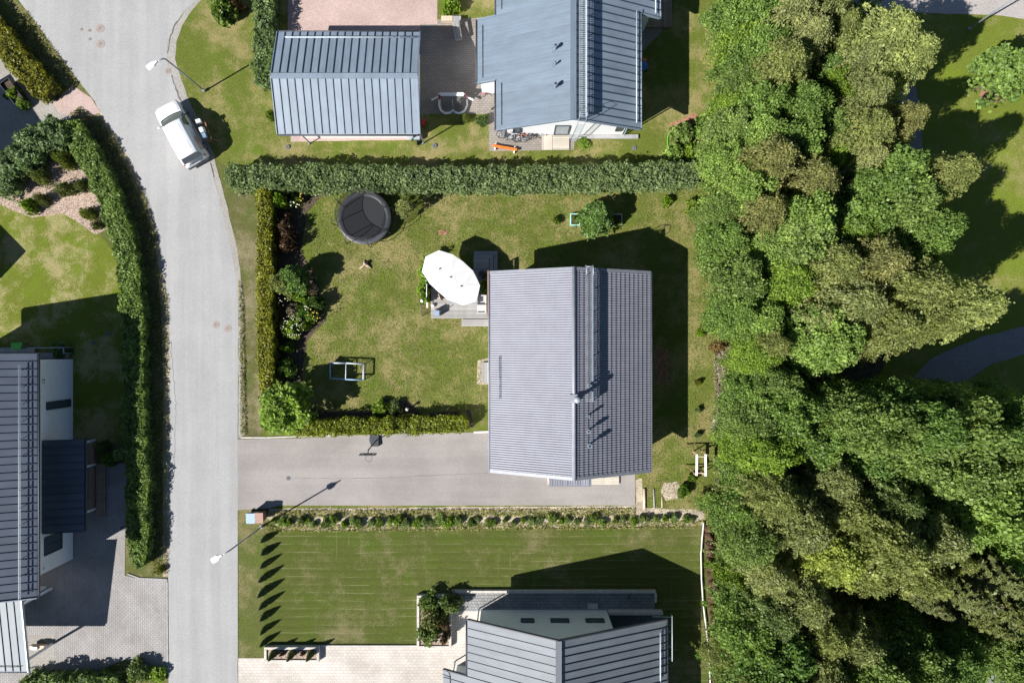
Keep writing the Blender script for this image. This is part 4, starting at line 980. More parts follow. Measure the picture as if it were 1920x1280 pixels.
for k in range(3): MB().bar((c.x+.25*math.cos(k*2.1),c.y+.25*math.sin(k*2.1),.36),(c.x+.08*math.cos(k*2.1),c.y+.08*math.sin(k*2.1),.9),.03,.03).build('leg', M['darkmetal'], t)
MB().tube([(c.x+.2,c.y+.1,1.0),(c.x+.45,c.y+.12,1.02)],.02,6).build('handle', M['steel'], t)
t = thing('privacy_screen', 'brown wooden screen between the deck and the house wall', 'screen', (x(917), y(555), 0))
for k in range(7): p = y(512) - k*.5; MB().bar((x(917), p, .36), (x(917), p, 1.95), .07, .07).build('post', M['wood'], t)
MB().bar((x(917), y(512), 2.0), (x(917), y(593), 2.0), .12, .08).build('top_rail', M['wood'], t)
for k in range(6): MB().bar((x(917), y(512), .6 + k*.25), (x(917), y(593), .6 + k*.25), .02, .16).build('slat', M['wood'], t)
t = thing('trellis', 'pale trellis frame carrying the climbing plant west of the deck', 'trellis', (x(803), y(550), 0))
for k in range(5): p = y(500) - k*.62; MB().bar((x(803), p, 0), (x(803), p, 1.3), .04, .04).build('post', M['white'], t)
for z in (.7, 1.3): MB().bar((x(803), y(498), z), (x(803), y(578), z), .035, .035).build('rail', M['white'], t)
t = thing('net_frame', 'small black net frame standing in the grass at the deck corner', 'net', W(800, 582))
a, b = W(793,570), W(793,592)
for p in (a, b): MB().bar(p, p + Vector((0,0,.8)), .03, .03).build('post', M['darkmetal'], t)
MB().bar(a + Vector((0,0,.8)), b + Vector((0,0,.8)), .03, .03).build('top_bar', M['darkmetal'], t); MB().bar(b + Vector((0,0,.02)), b + Vector((.55,.4,.02)), .03, .03).build('foot', M['darkmetal'], t)
MB().bar(a + Vector((0,0,.4)), b + Vector((0,0,.4)), .004, .76).build('netting', M['net_fine'], t)

def goal_frame():
    t = thing('goal_frame', 'pale blue two-bay rectangular frame with netting on the lawn', 'frame', W(651, 696)); z = .62
    P_ = {k: W(px, py, z) for k, (px, py) in {'a': (619,680), 'b': (649,680.5), 'c': (682,682), 'd': (681,712), 'e': (648,711), 'f': (619,709)}.items()}
    for q in ('ab','bc','cd','de','ef','fa','be'): MB().tube([P_[q[0]], P_[q[1]]], .055 if q != 'be' else .04, 8).build('rail', M['lightblue' if q in ('fa','ef','de') else 'rail'], t)
    for k, p in P_.items(): MB().tube([(p.x,p.y,0),(p.x,p.y,z)], .03 if k not in 'be' else .045, 6).build('post', M['darkmetal'], t)
    for q in ('ab','bc','cd','de','ef','fa'):
        a, b = P_[q[0]], P_[q[1]]; MB().bar(a - Vector((0,0,.31)), b - Vector((0,0,.31)), .004, .58).build('netting', M['net_fine'], t)
        MB().bar(a - Vector((0,0,.59)), b - Vector((0,0,.59)), .03, .03).build('ground_bar', M['darkmetal'], t)
goal_frame()

def hockey_goal():
    c = W(850, 200); t = thing('hockey_goal', 'hockey goal with white padded base on the shaded paving', 'goal', c)
    x0, x1, yf = c.x - .95, c.x + .9, c.y + .45; h = 1.15
    for a, b in (((x0,yf,.05),(x0,yf,h)),((x1,yf,.05),(x1,yf,h)),((x0,yf,h),(x1,yf,h))): MB().tube([a,b],.045,8).build('goal_post', M['red'] if a[2] < 1 else M['white'], t)
    base = [(x0,yf,.06),(x0-.02,yf-.4,.06),(x0+.12,yf-.75,.06),(x0+.4,yf-.93,.06),(x0+.7,yf-.9,.06),(c.x-.02,yf-.72,.06),(x1-.7,yf-.9,.06),(x1-.4,yf-.93,.06),(x1-.12,yf-.75,.06),(x1+.02,yf-.4,.06),(x1,yf,.06)]
    MB().tube(base, .09, 8).build('padded_base', M['white'], t); MB().tube([(c.x,yf-.74,.08),(c.x-.08,yf,.08)],.035,6).build('centre_bar', M['white'], t)
    n = MB(); k = len(base); up = [(p[0]*.7 + (x0+x1)/2*.3, yf - (yf - p[1])*.45, h - .03) for p in base]; up[0] = (x0,yf,h); up[-1] = (x1,yf,h)
    n.add(base + up, [(i, i+1, k+i+1, k+i) for i in range(k-1)] + [tuple(range(k, 2*k))]); n.build('goal_net', M['net_grey'], t)
    MB().prism([(x0+.2,yf-.14),(x1-.1,yf-.14),(x1-.1,yf+.08),(x0+.1,yf+.08)], h - .02, h + .08).build('top_pad', M['canvas'], t)
    for s_, xx in ((-1, x0), (1, x1)): MB().prism([(xx,yf),(xx+.5*s_,yf-.25),(xx+.52*s_,yf-.13),(xx,yf+.12)], .5, .56).build('side_board', M['canvas'], t)
hockey_goal()

def bench(px, py, rz, label):
    c = W(px, py); t = thing('bench', label, 'bench', c, rz)
    for k in range(4): MB().box(-.62,.62,-.2 + k*.105,-.2 + k*.105 + .09,.42,.45).build('seat_board', M['deck_grey'], t, local=True)
    for k in range(2): MB().box(-.62,.62,.25,.28,.56 + k*.13,.67 + k*.13).build('backrest_board', M['deck_grey'], t, local=True)
    for s_ in (-.5,.5): MB().box(s_-.04,s_+.04,-.2,.25,0,.41).build('leg', M['deck_grey'], t, local=True); MB().box(s_-.03,s_+.03,.2,.24,.46,.82).build('back_post', M['deck_grey'], t, local=True)
bench(857, 63, R(-80), 'weathered grey bench in the garage shadow on the paving')
def crate(px, py, sx, sy, h, m, label, name='storage_box', cat='box'):
    c = W(px, py); t = thing(name, label, cat, c)
    MB().box(c.x-sx/2,c.x+sx/2,c.y-sy/2,c.y+sy/2,.02,h).build('body', M[m], t)
    n = 4
    for k in range(n): MB().box(c.x-sx/2-.02+(sx+.04)*k/n+.005,c.x-sx/2-.02+(sx+.04)*(k+1)/n-.005,c.y-sy/2-.02,c.y+sy/2+.02,h+.003,h+.035).build('lid_board', M[m], t)
crate(839, 40, .75, .3, .4, 'palewood', 'pale wooden planter box at the edge of the yellow shrub'); crate(858, 42, .5, .38, .45, 'concrete', 'grey box next to the pale planter by the yellow shrub')
t = thing('balance_beam', 'orange play beam on white feet lying on the paving by the bicycles', 'beam', W(945, 276))
a, b = W(923,273,.3), W(969,281,.3); MB().bar(a, b, .16, .1).build('beam', M['orange'], t)
for f in (.12, .9): p = a + (b-a)*f; MB().bar((p.x-.03,p.y-.22,.12),(p.x+.03,p.y+.22,.12),.08,.2).build('foot', M['white'], t)

def bike(loc, rz, m, label, lean=-.5, s=1.0):
    t = thing('bicycle', label, 'bicycle', loc, rz, 'bicycles under the north gable'); t.rotation_euler = (lean, 0, rz); t.scale = (s, s, s)
    r = .33
    for xx in (-.52, .52):
        wo = MB().tube([(xx + r*math.cos(a), 0, r + r*math.sin(a)) for a in [k*math.pi/10 for k in range(20)]], .022, 6, closed=True).build('wheel', M['tyre'], t, local=True)
        sp = MB()
        for k in range(8): a = k*math.pi/8; sp.tube([(xx + r*math.cos(a),0,r+r*math.sin(a)),(xx - r*math.cos(a),0,r-r*math.sin(a))],.005,4)
        sp.build('spokes', M['steel'], wo, local=True)
    f = MB()
    P_ = dict(rh=(-.52,0,r), bb=(-.08,0,.3), st=(-.2,0,.78), hd=(.36,0,.8), hb=(.4,0,.62), fh=(.52,0,r))
    for a, b in (('rh','bb'),('bb','st'),('st','hd'),('bb','hb'),('rh','st'),('hd','hb'),('hb','fh')): f.tube([P_[a],P_[b]],.03,6)
    f.build('frame', M[m], t, local=True); MB().ball((-.22,0,.86),(.13,.07,.04)).build('saddle', M['black'], t, local=True)
    MB().tube([(.28,-.28,.98),(.36,-.1,.95),(.36,.1,.95),(.28,.28,.98)],.018,6).build('handlebar', M['black'], t, local=True)
    MB().tube([(-.08,-.05,.3),(-.08,.05,.3)],.09,10).build('crankset', M['darkmetal'], t, local=True)
bike(W(953,262), R(-12), 'darkmetal', 'black bicycle nearest the corner of the north house wall'); bike(W(967,265), R(-8), 'steel', 'silver green bicycle leaning between the black and orange ones', s=.9)
bike(W(985,264), R(10), 'orange', 'orange children bicycle under the north gable', -.8); bike(W(1003,261), R(8), 'pad', 'dark grey bicycle next to the entrance deck', -.7)
bike(W(915,181), R(12), 'red', 'red children bicycle at the white wall of the extension', -1.0, .7)
c = W(907,170); t = thing('ball', 'dark football lying by the white wall of the extension', 'ball', c); MB().ball((c.x,c.y,.12),.12,12,8).build('cover', M['pad'], t)
c = W(930,200); t = thing('scooter', 'small black kick scooter fallen beside the extension eave', 'scooter', c)
MB().bar((c.x-.3,c.y-.2,.06),(c.x+.1,c.y+.1,.06),.1,.03).build('deck_board', M['black'], t); MB().tube([(c.x+.1,c.y+.1,.06),(c.x+.2,c.y+.3,.3)],.02,6).build('stem', M['black'], t)
for p in ((-.3,-.2),(.1,.1)): MB().tube([(c.x+p[0]-.02,c.y+p[1],.06),(c.x+p[0]+.02,c.y+p[1],.06)],.06,10).build('wheel', M['tyre'], t)
c = W(1206,127); t = thing('ride_on_toy', 'blue and orange ride-on toy in the shade east of the north house', 'toy', c)
MB().ball((c.x,c.y,.3),(.25,.35,.2)).build('body', M['blue'], t); MB().box(c.x-.1,c.x+.15,c.y+.3,c.y+.5,.25,.4).build('scoop', M['orange'], t)
for a in (-.2,.2):
    for b in (-.22,.22): MB().tube([(c.x+a-.04,c.y+b,.12),(c.x+a+.04,c.y+b,.12)],.12,10).build('wheel', M['tyre'], t)
c = W(795, 232); t = thing('handcart', 'small red handcart against the east wall of the garage', 'cart', c); MB().box(c.x-.12,c.x+.12,c.y-.2,c.y+.2,.2,.4).build('tub', M['red'], t); MB().tube([(c.x,c.y+.2,.3),(c.x-.05,c.y+.5,.6)],.02,6).build('handle', M['steel'], t)
for s_ in (-.14,.14): MB().tube([(c.x+s_-.02,c.y,.12),(c.x+s_+.02,c.y,.12)],.12,10).build('wheel', M['tyre'], t)
c = W(772, 262); t = thing('water_barrel', 'pale water barrel with dark lid under the garage corner', 'barrel', c)
MB().tube([(c.x-.02,c.y+.1,0),(c.x-.02,c.y+.1,.7)],.22,16).build('body', M['rail'], t); MB().tube([(c.x-.02,c.y+.1,.7),(c.x-.02,c.y+.1,.74)],.24,16).build('lid', M['steel'], t)
t = thing('wheelbarrow', 'dark wheelbarrow propped below the garage eave', 'wheelbarrow', W(783,265)); c = W(783,264)
MB().tube([(c.x-.03,c.y-.2,.18),(c.x+.03,c.y-.2,.18)],.18,12).build('wheel', M['tyre'], t); MB().prism([(c.x-.2,c.y-.05),(c.x+.2,c.y-.05),(c.x+.25,c.y+.35),(c.x-.25,c.y+.35)],.3,.5).build('tray', M['steel'], t)
for s_ in (-1,1): MB().tube([(c.x,c.y-.2,.18),(c.x+.25*s_,c.y+.6,.45)],.018,6).build('handle', M['darkmetal'], t)

def planter(px, py, sx, sy, m, label, h=.35):
    c = W(px, py); t = thing('planter', label, 'planter', c)
    for a in (-1,1): MB().box(c.x+a*sx/2-.03,c.x+a*sx/2+.03,c.y-sy/2,c.y+sy/2,0,h).build('side_board', M[m], t); MB().box(c.x-sx/2+.031,c.x+sx/2-.031,c.y+a*(sy/2-.03)-.03,c.y+a*(sy/2-.03)+.03,0,h).build('end_board', M[m], t)
    MB().box(c.x-sx/2+.03,c.x+sx/2-.03,c.y-sy/2+.06,c.y+sy/2-.06,.02,h-.08).build('soil', M['soil'], t)
planter(1077.5, 413, .6, .82, 'mint', 'mint green raised planter west of the round shrub'); planter(1156, 413, .62, .78, 'stonerim', 'pale wooden raised planter east of the round shrub')
def swing_frame():
    t = thing('timber_frame', 'pale timber frame with two long beams at the edge of the woods', 'frame', W(1315, 875)); z = 1.05
    A, B, C_, D = W(1306.5,851,z), W(1306,891,z), W(1323,851,z), W(1323,892,z)
    for a, b in ((A,B),(C_,D)): MB().bar(a, b, .12, .12).build('beam', M['white'], t)
    for f in (.12,.88): MB().bar(A+(B-A)*f, C_+(D-C_)*f, .06, .06).build('crossbar', M['palewood'], t)
    for p, dx, dy in ((A,-.45,.55),(C_,-.5,.6),(B,-.45,.55),(D,-.3,.4)): MB().bar(p, (p.x+dx, p.y+dy, .02), .06, .06).build('leg', M['wood'], t); MB().bar(p, (p.x, p.y, .02), .06, .06).build('leg', M['palewood'], t)
swing_frame()
for i, (px, a, b, lab) in enumerate(((1207.5,915,953,'thickest pale log lying by the gravel bed'),(1225.5,916,953,'thin grey log, middle one of three beside the gravel bed'),(1241,930,951,'short thin pole nearest the sand patch'))):
    p, q_ = W(px,a), W(px+ (1 if i == 1 else 0),b); r_ = (.09,.045,.04)[i]; t = thing('log', lab, 'log', p); MB().tube([(p.x,p.y,r_),(q_.x,q_.y,r_)], r_, 8).build('trunk', M['palewood' if i != 1 else 'concrete'], t)
def stump():
    c = W(686, 496); t = thing('tree_stump', 'pale three-armed dead stump in the middle of the lawn', 'stump', c)
    MB().tube([(c.x-.02,c.y,0),(c.x,c.y+.05,.3),(c.x+.05,c.y+.1,.38)],.16,10,r1=.1).build('trunk', M['stump'], t)
    for dx, dy, r_ in ((-.42,-.3,.1),(.4,-.25,.12),(.18,.25,.09),(-.1,.3,.07)): MB().tube([(c.x,c.y,.16),(c.x+dx*.5,c.y+dy*.5,.14),(c.x+dx,c.y+dy,.03)],r_,8,r1=.04).build('root', M['stump'], t)
stump()
def fence_strip():
    pts = [(1319,980),(1316,1010),(1314,1040),(1315,1085),(1318,1130),(1324,1180),(1329,1235),(1332,1290),(1334,1400)]; P_ = [W(*p, .22) for p in pts]
    t = thing('edging_fence', 'low white edging fence between striped lawn and brown thuja row', 'fence', W(1318,1100))
    for a, b in zip(P_, P_[1:]):
        MB().bar(a, b, .05, .08).build('top_rail', M['white'], t); MB().bar((a.x,a.y,0),(a.x,a.y,.2),.03,.03).build('post', M['white'], t)
fence_strip()
def stone_planter(x0, y0, x1, y1, label, h=.4, wd=.16):
    a, b = W(x0, y1), W(x1, y0); t = thing('planting_box', label, 'planting box', ((a+b)/2))
    def run(p, q, ax):
        n = max(2, round((Vector(q)-Vector(p)).length/.6))
        for i in range(n):
            s_, e_ = Vector(p).lerp(Vector(q), i/n), Vector(p).lerp(Vector(q), (i+1)/n) - (Vector(q)-Vector(p)).normalized()*.012
            MB().bar((s_.x,s_.y,h/2),(e_.x,e_.y,h/2), wd, h).build('rim_stone', M['stonerim'], t)
    run((a.x+wd/2,a.y+wd+.01,0),(a.x+wd/2,b.y-wd-.01,0),0); run((b.x-wd/2,a.y+wd+.01,0),(b.x-wd/2,b.y-wd-.01,0),0); run((a.x,a.y+wd/2,0),(b.x,a.y+wd/2,0),0); run((a.x,b.y-wd/2,0),(b.x,b.y-wd/2,0),0)
    MB().box(a.x+wd+.01,b.x-wd-.01,a.y+wd+.01,b.y-wd-.01,.02,h-.1).build('bark_fill', M['mulch'], t)
stone_planter(783, 1112, 847, 1210, 'large pale stone planting box full of conifers by the south house'); stone_planter(499, 1208, 601, 1236, 'long low stone planting box with five small conifers at the street corner')
t = thing('retaining_edge', 'pale concrete retaining edge north of the south house cobble strip', 'wall', U(60,-466))
for k in range(20): MB().box((-112 + k*19)*K, (-112 + (k+1)*19)*K - .012, -468.5*K, -464*K, 0, .3).build('edge_stone', M['stonerim'], t)
for k in range(2): MB().box(266*K, 270*K, (-486 + k*9)*K, (-478 + k*9)*K, 0, .3).build('edge_stone', M['stonerim'], t)
t = thing('retaining_edge', 'thin pale edging between striped lawn and pale block paving', 'wall', U(-270,-569))
for k in range(10): MB().box((-357 + k*18)*K, (-357 + (k+1)*18)*K - .012, -571*K, -568*K, 0, .12).build('edge_stone', M['stonerim'], t)
def black_planter():
    a, b = W(14,165), W(42,203); d = (b-a).normalized(); n = Vector((-d.y,d.x,0)); t = thing('planter', 'long black planter box with leafy plants in the northwest gravel yard', 'planter', (a+b)/2); h = .75
    for s_ in (0,.7): MB().bar(a + n*s_ + Vector((0,0,h/2)), b + n*s_ + Vector((0,0,h/2)), .05, h).build('side_board', M['black'], t)
    for p in (a, b): MB().bar(p + Vector((0,0,h/2)), p + n*.7 + Vector((0,0,h/2)), .05, h).build('end_board', M['black'], t)
    MB().bar(a + n*.35 + Vector((0,0,.3)), b + n*.35 + Vector((0,0,.3)), .62, .55).build('soil', M['soil'], t)
    return a, b, n
black_planter()
t = thing('storage_box', 'pale topped grey box among the hedge at the bottom of the west paving', 'box', W(217,1276)); c = W(217,1277)
MB().box(c.x-.2,c.x+.25,c.y-.6,c.y+.15,0,.9).build('body', M['steel'], t); MB().box(c.x-.23,c.x+.28,c.y-.62,c.y+.17,.905,.95).build('lid', M['rail'], t)
c = W(78,1208); t = thing('garden_cart', 'white and wooden garden cart beside the carport post', 'cart', c)
MB().box(c.x-.5,c.x+.5,c.y-.1,c.y+.15,.2,.5).build('tray', M['palewood'], t); MB().box(c.x-.3,c.x+.1,c.y-.08,c.y+.12,.51,.62).build('box', M['white'], t)
for s_ in (-.4,.4): MB().tube([(c.x+s_,c.y-.14,.14),(c.x+s_,c.y-.1,.14)],.14,12).build('wheel', M['tyre'], t)

# ------------------------------------------------------------------ vegetation
def unit(v): return v / np.maximum(np.linalg.norm(v, axis=1, keepdims=True), 1e-9)
def leafmesh(name, P, size, m, up=.6, tint=None, elong=1.6, out=None, outw=.0, seed=0, axis=None):
    """one small folded face per leaf, at points P"""
    r = np.random.default_rng(seed); n = len(P); P = np.asarray(P, float)
    nr = unit(r.normal(size=(n,3))) + np.array([0,0,up]) + (out*outw if out is not None else 0); nr = unit(nr)
    t = r.normal(size=(n,3)) if axis is None else axis + r.normal(size=(n,3))*.35
    t = unit(t - nr*(t*nr).sum(1, keepdims=True)); b = np.cross(nr, t)
    s = (np.asarray(size) * (.55 + .95*r.random(n)**1.3))[:,None]
    V = np.stack([P - t*s*elong/2, P + b*s/2 - nr*s*.08, P + t*s*elong/2, P - b*s/2 - nr*s*.08], 1).reshape(-1,3)
    me = bpy.data.meshes.new(name); me.vertices.add(4*n); me.vertices.foreach_set('co', V.ravel().astype('f'))
    me.loops.add(4*n); me.loops.foreach_set('vertex_index', np.arange(4*n, dtype='i'))
    me.polygons.add(n); me.polygons.foreach_set('loop_start', np.arange(0,4*n,4,dtype='i')); me.polygons.foreach_set('loop_total', np.full(n,4,'i'))
    me.update(calc_edges=True)
    tv = r.random(n)*.6 + (tint if tint is not None else r.random(n))*.4
    at = me.attributes.new('tint', 'FLOAT', 'POINT'); at.data.foreach_set('value', np.repeat(tv, 4).astype('f'))
    me.materials.append(m); return me
def addobj(name, me, parent, color=None, scale=None, local=True):
    o = bpy.data.objects.new(name, me); COL.objects.link(o); o.parent = parent; reg(o, (0,0,0))
    if color: o.color = (*color, 1)
    return o
def broad(seed, Rr=2.5, Hh=6.2, ncl=75, per=520, lf=.12, m='broad', low=.25):
    """round-headed crown made of leaf clumps; base of the tree at the origin"""
    r = np.random.default_rng(seed); Ps = []; Ts = []; cz = Hh*.62
    for i in range(ncl):
        a = r.random()*2*math.pi; ph = r.random()**.6; rr = Rr*math.sqrt(r.random())*(.95 + .15*math.sin(a*3 + seed))
        ztop = Hh - (Hh*.42)*(rr/Rr)**2.2; z = ztop - r.random()**1.6*Hh*.45 
        cr = .28 + .42*r.random(); c = np.array([rr*math.cos(a), rr*math.sin(a), z - cr*.4])
        k = int(per*cr*cr*2.2); d = unit(r.normal(size=(k,3))); d[:,2] = np.where(r.random(k) < .75, np.abs(d[:,2]), d[:,2])
        q = c + d*cr*(.5 + .78*r.random((k,1))**1.6)*np.array([1,1,.7]); Ps.append(q); Ts.append(np.full(k, r.random()))
    n0 = int(sum(len(q) for q in Ps)*.3); a = r.random(n0)*6.283; rr = Rr*np.sqrt(r.random(n0))*(.97 + .12*np.sin(a*5 + seed) + .06*np.sin(a*11))
    zt_ = Hh - (Hh*.42)*(rr/Rr)**2.2 - .6 - r.random(n0)**1.5*1.3; Q = np.stack([rr*np.cos(a), rr*np.sin(a), zt_], 1) + r.normal(size=(n0,3))*.1
    Ps.append(Q); Ts.append(np.full(n0, .5)); P = np.concatenate(Ps); T = np.concatenate(Ts)
    return leafmesh('crown', P, lf, L[m], 1.1, T, 1.35, seed=seed)
def birch(seed, Rr=2.5, Hh=8.0, nb=170, per=120, lf=.08, m='birch'):
    r = np.random.default_rng(seed); Ps = []; Ts = []; Ax = []
    for i in range(nb):
        f = (i + r.random())/nb; z0 = Hh*(.25 + .72*f); a = i*2.39996 + r.random()*.6
        Lb = Rr*(1 - f**1.8)**.75*(.35 + .85*r.random()**.8) + .3; rise = .35 + .9*f
        t = r.random(per)**.65; wob = r.normal()*.25
        x_ = Lb*t; z_ = z0 + rise*Lb*t*.6 - .55*Lb*t**2.4; sp = .05 + .13*np.sin(np.pi*np.minimum(t*1.02,1))
        aa = a + wob*t
        q = np.stack([x_*np.cos(aa), x_*np.sin(aa), z_], 1) + r.normal(size=(per,3))*sp[:,None]*np.array([1,1,.7])
        q[:,2] -= r.random(per)**2*.35
        Ps.append(q); Ts.append(np.full(per, r.random())); Ax.append(np.stack([np.cos(aa), np.sin(aa), -.8*t], 1))
    return leafmesh('crown', np.concatenate(Ps), lf, L[m], .8, np.concatenate(Ts), 1.8, seed=seed, axis=np.concatenate(Ax))
def spruce(seed, Rr=1.9, Hh=8.5, nb=150, per=150, lf=.12, m='spruce'):
    r = np.random.default_rng(seed); Ps = []; Ts = []; Ax = []
    for i in range(nb):
        f = (i + r.random())/nb; z0 = Hh*(.1 + .88*f); a = i*2.39996; Lb = Rr*(1 - f)**.85*(.8 + .3*r.random()) + .12
        t = r.random(per)**.6; side = (r.random(per) - .5)*2; wd = .22*Lb*(1 - t*.8)*side
        q = np.stack([Lb*t*math.cos(a) - wd*math.sin(a), Lb*t*math.sin(a) + wd*math.cos(a), z0 - .25*Lb*t + .12*t*t*Lb - np.abs(side)*.1], 1) + r.normal(size=(per,3))*.035
        Ps.append(q); Ts.append(t); ss = np.sign(side)[:,None]
        Ax.append(np.concatenate([np.array([[math.cos(a), math.sin(a)]])*.8 + ss*np.array([[-math.sin(a), math.cos(a)]]), np.zeros((per,1))], 1))
    return leafmesh('crown', np.concatenate(Ps), lf*.6, L[m], 1.2, np.concatenate(Ts), 3.2, seed=seed, axis=np.concatenate(Ax))
def bushball(seed, n=2200, lf=.09, m='hedge', flat=.75, spread=1.0):
    r = np.random.default_rng(seed); k = 16; Ps = []; Ts = []
    for i in range(k):
        d = r.normal(size=3); d /= np.linalg.norm(d); d[2] = abs(d[2]); c = d*(.35 + .35*r.random())*spread; cr = .25 + .25*r.random()
        q = unit(r.normal(size=(n//k,3)))*cr*(.6 + .45*r.random((n//k,1))) + c; Ps.append(q); Ts.append(np.full(n//k, r.random()))
    P = np.concatenate(Ps); P[:,2] = np.maximum(P[:,2]*flat*1.2 + .12, .02)
    return leafmesh('foliage', P, lf, L[m], .6, np.concatenate(Ts), 1.6, seed=seed)
def spire(seed, n=1500, lf=.06, m='thuja', w=.3):
    """narrow conifer, one metre tall"""
    r = np.random.default_rng(seed); h = r.random(n)**.8; a = r.random(n)*6.283; rr = w*(1 - h)**.7*(.75 + .3*r.random(n))*(1 - .25*(h < .12))
    P = np.stack([rr*np.cos(a), rr*np.sin(a), h*.98 + .02], 1); out = np.stack([np.cos(a), np.sin(a), np.full(n,.6)], 1)
    return leafmesh('foliage', P, lf, L[m], .5, r.random(n), 1.8, out, 1.0, seed, axis=out*np.array([.4,.4,1.6]))
def trunkmesh(Hh, r0, m, limbs=6, seed=0, Rr=2.0, top=.8):
    rd = random.Random(seed); mb = MB(); pts = [(rd.uniform(-.1,.1)*k, rd.uniform(-.1,.1)*k, Hh*top*k/5) for k in range(6)]
    mb.tube(pts, r0, 8, r1=r0*.25)
    for i in range(limbs):
        f = .35 + .5*i/limbs; z = Hh*top*f; a = i*2.4 + rd.random(); k = f*5; p = Vector(pts[int(k)]).lerp(Vector(pts[min(5,int(k)+1)]), k - int(k)); Lb = Rr*(.75 - .3*f)
        mb.tube([p, p + Vector((Lb*.5*math.cos(a), Lb*.5*math.sin(a), Lb*.45)), p + Vector((Lb*math.cos(a), Lb*math.sin(a), Lb*.75))], r0*.35, 6, r1=r0*.08)
    return mb.mesh('trunk', m)

V = {'broad': [(broad(10+i, ncl=c, per=p, lf=l), 6.2) for i, (c, p, l) in enumerate(((120,430,.11),(100,470,.125),(140,380,.1),(110,400,.13)))],
     'birch': [(birch(30+i, nb=nb, per=p), 8.0) for i, (nb, p) in enumerate(((260,150),(220,170),(300,130)))],
     'spruce': [(spruce(50), 8.5)], 'small': [(broad(70+i, ncl=n, per=240, lf=.26, m='broad'), 6.2) for i, n in enumerate((46, 36))], 'airy': [(broad(80, ncl=24, per=120, lf=.28, m='birch'), 6.2)], 'bright': [(broad(60, ncl=70, per=420, lf=.14, m='bright'), 6.2)]}
T_ = {'small': trunkmesh(6.2, .2, M['bark'], 7, 5), 'airy': trunkmesh(6.2, .2, M['bark'], 6, 6), 'broad': trunkmesh(6.2, .14, M['bark'], 7, 1), 'birch': trunkmesh(8.0, .12, M['birchbark'], 9, 2), 'spruce': trunkmesh(8.5, .13, M['bark'], 0, 3, top=.97), 'bright': trunkmesh(6.2, .12, M['bark'], 6, 4)}
HB = {'small': 6.2, 'airy': 6.2, 'broad': 6.2, 'birch': 8.0, 'spruce': 8.5, 'bright': 6.2}; RB = {'small': 2.5, 'airy': 2.5, 'broad': 2.5, 'birch': 2.5, 'spruce': 1.9, 'bright': 2.5}
def tree(px, py, rpx, h, kind, tint, label, v=0, name=None, group=None, cat='tree'):
    """px, py, rpx: where the crown is seen and how wide; h: height in metres"""
    if group:
        if px < 1660: h = 8 + (h - 8)*.45 if kind == 'birch' else h
        if px < 1430: px += 14
    zc = h*.72; c = W(px, py, zc); Rr = rpx*K*(1 - zc/CAM_H)*(1 if not group else 1.0 if px < 1450 else 1.18)
    t = thing(name or {'broad': 'leafy_tree', 'birch': 'birch_tree', 'spruce': 'spruce_tree', 'bright': 'leafy_tree'}.get(kind, 'young_tree'), label, cat, (c.x, c.y, 0), random.uniform(0, 6.28), group)
    k = Rr/RB[kind]; t.scale = (k, k, h/HB[kind]); me = V[kind][v % len(V[kind])][0]
    addobj('crown', me, t, tint); addobj('trunk', T_[kind], t); return t
G1 = (1,1,1); PALE = (1.25,1.2,1.3); OLIVE = (.98,.98,.82); DEEP = (.72,.85,.75); YEL = (1.2,1.25,.7); BROWN = (1.02,.93,.86); COOL = (.97,1.05,.92); LIGHT = (1.3,1.32,1.2)
TN = {G1:'mid green', PALE:'pale grey-green', OLIVE:'olive green', DEEP:'deep green', YEL:'yellow-green', BROWN:'brownish green', COOL:'cool green', LIGHT:'light green'}
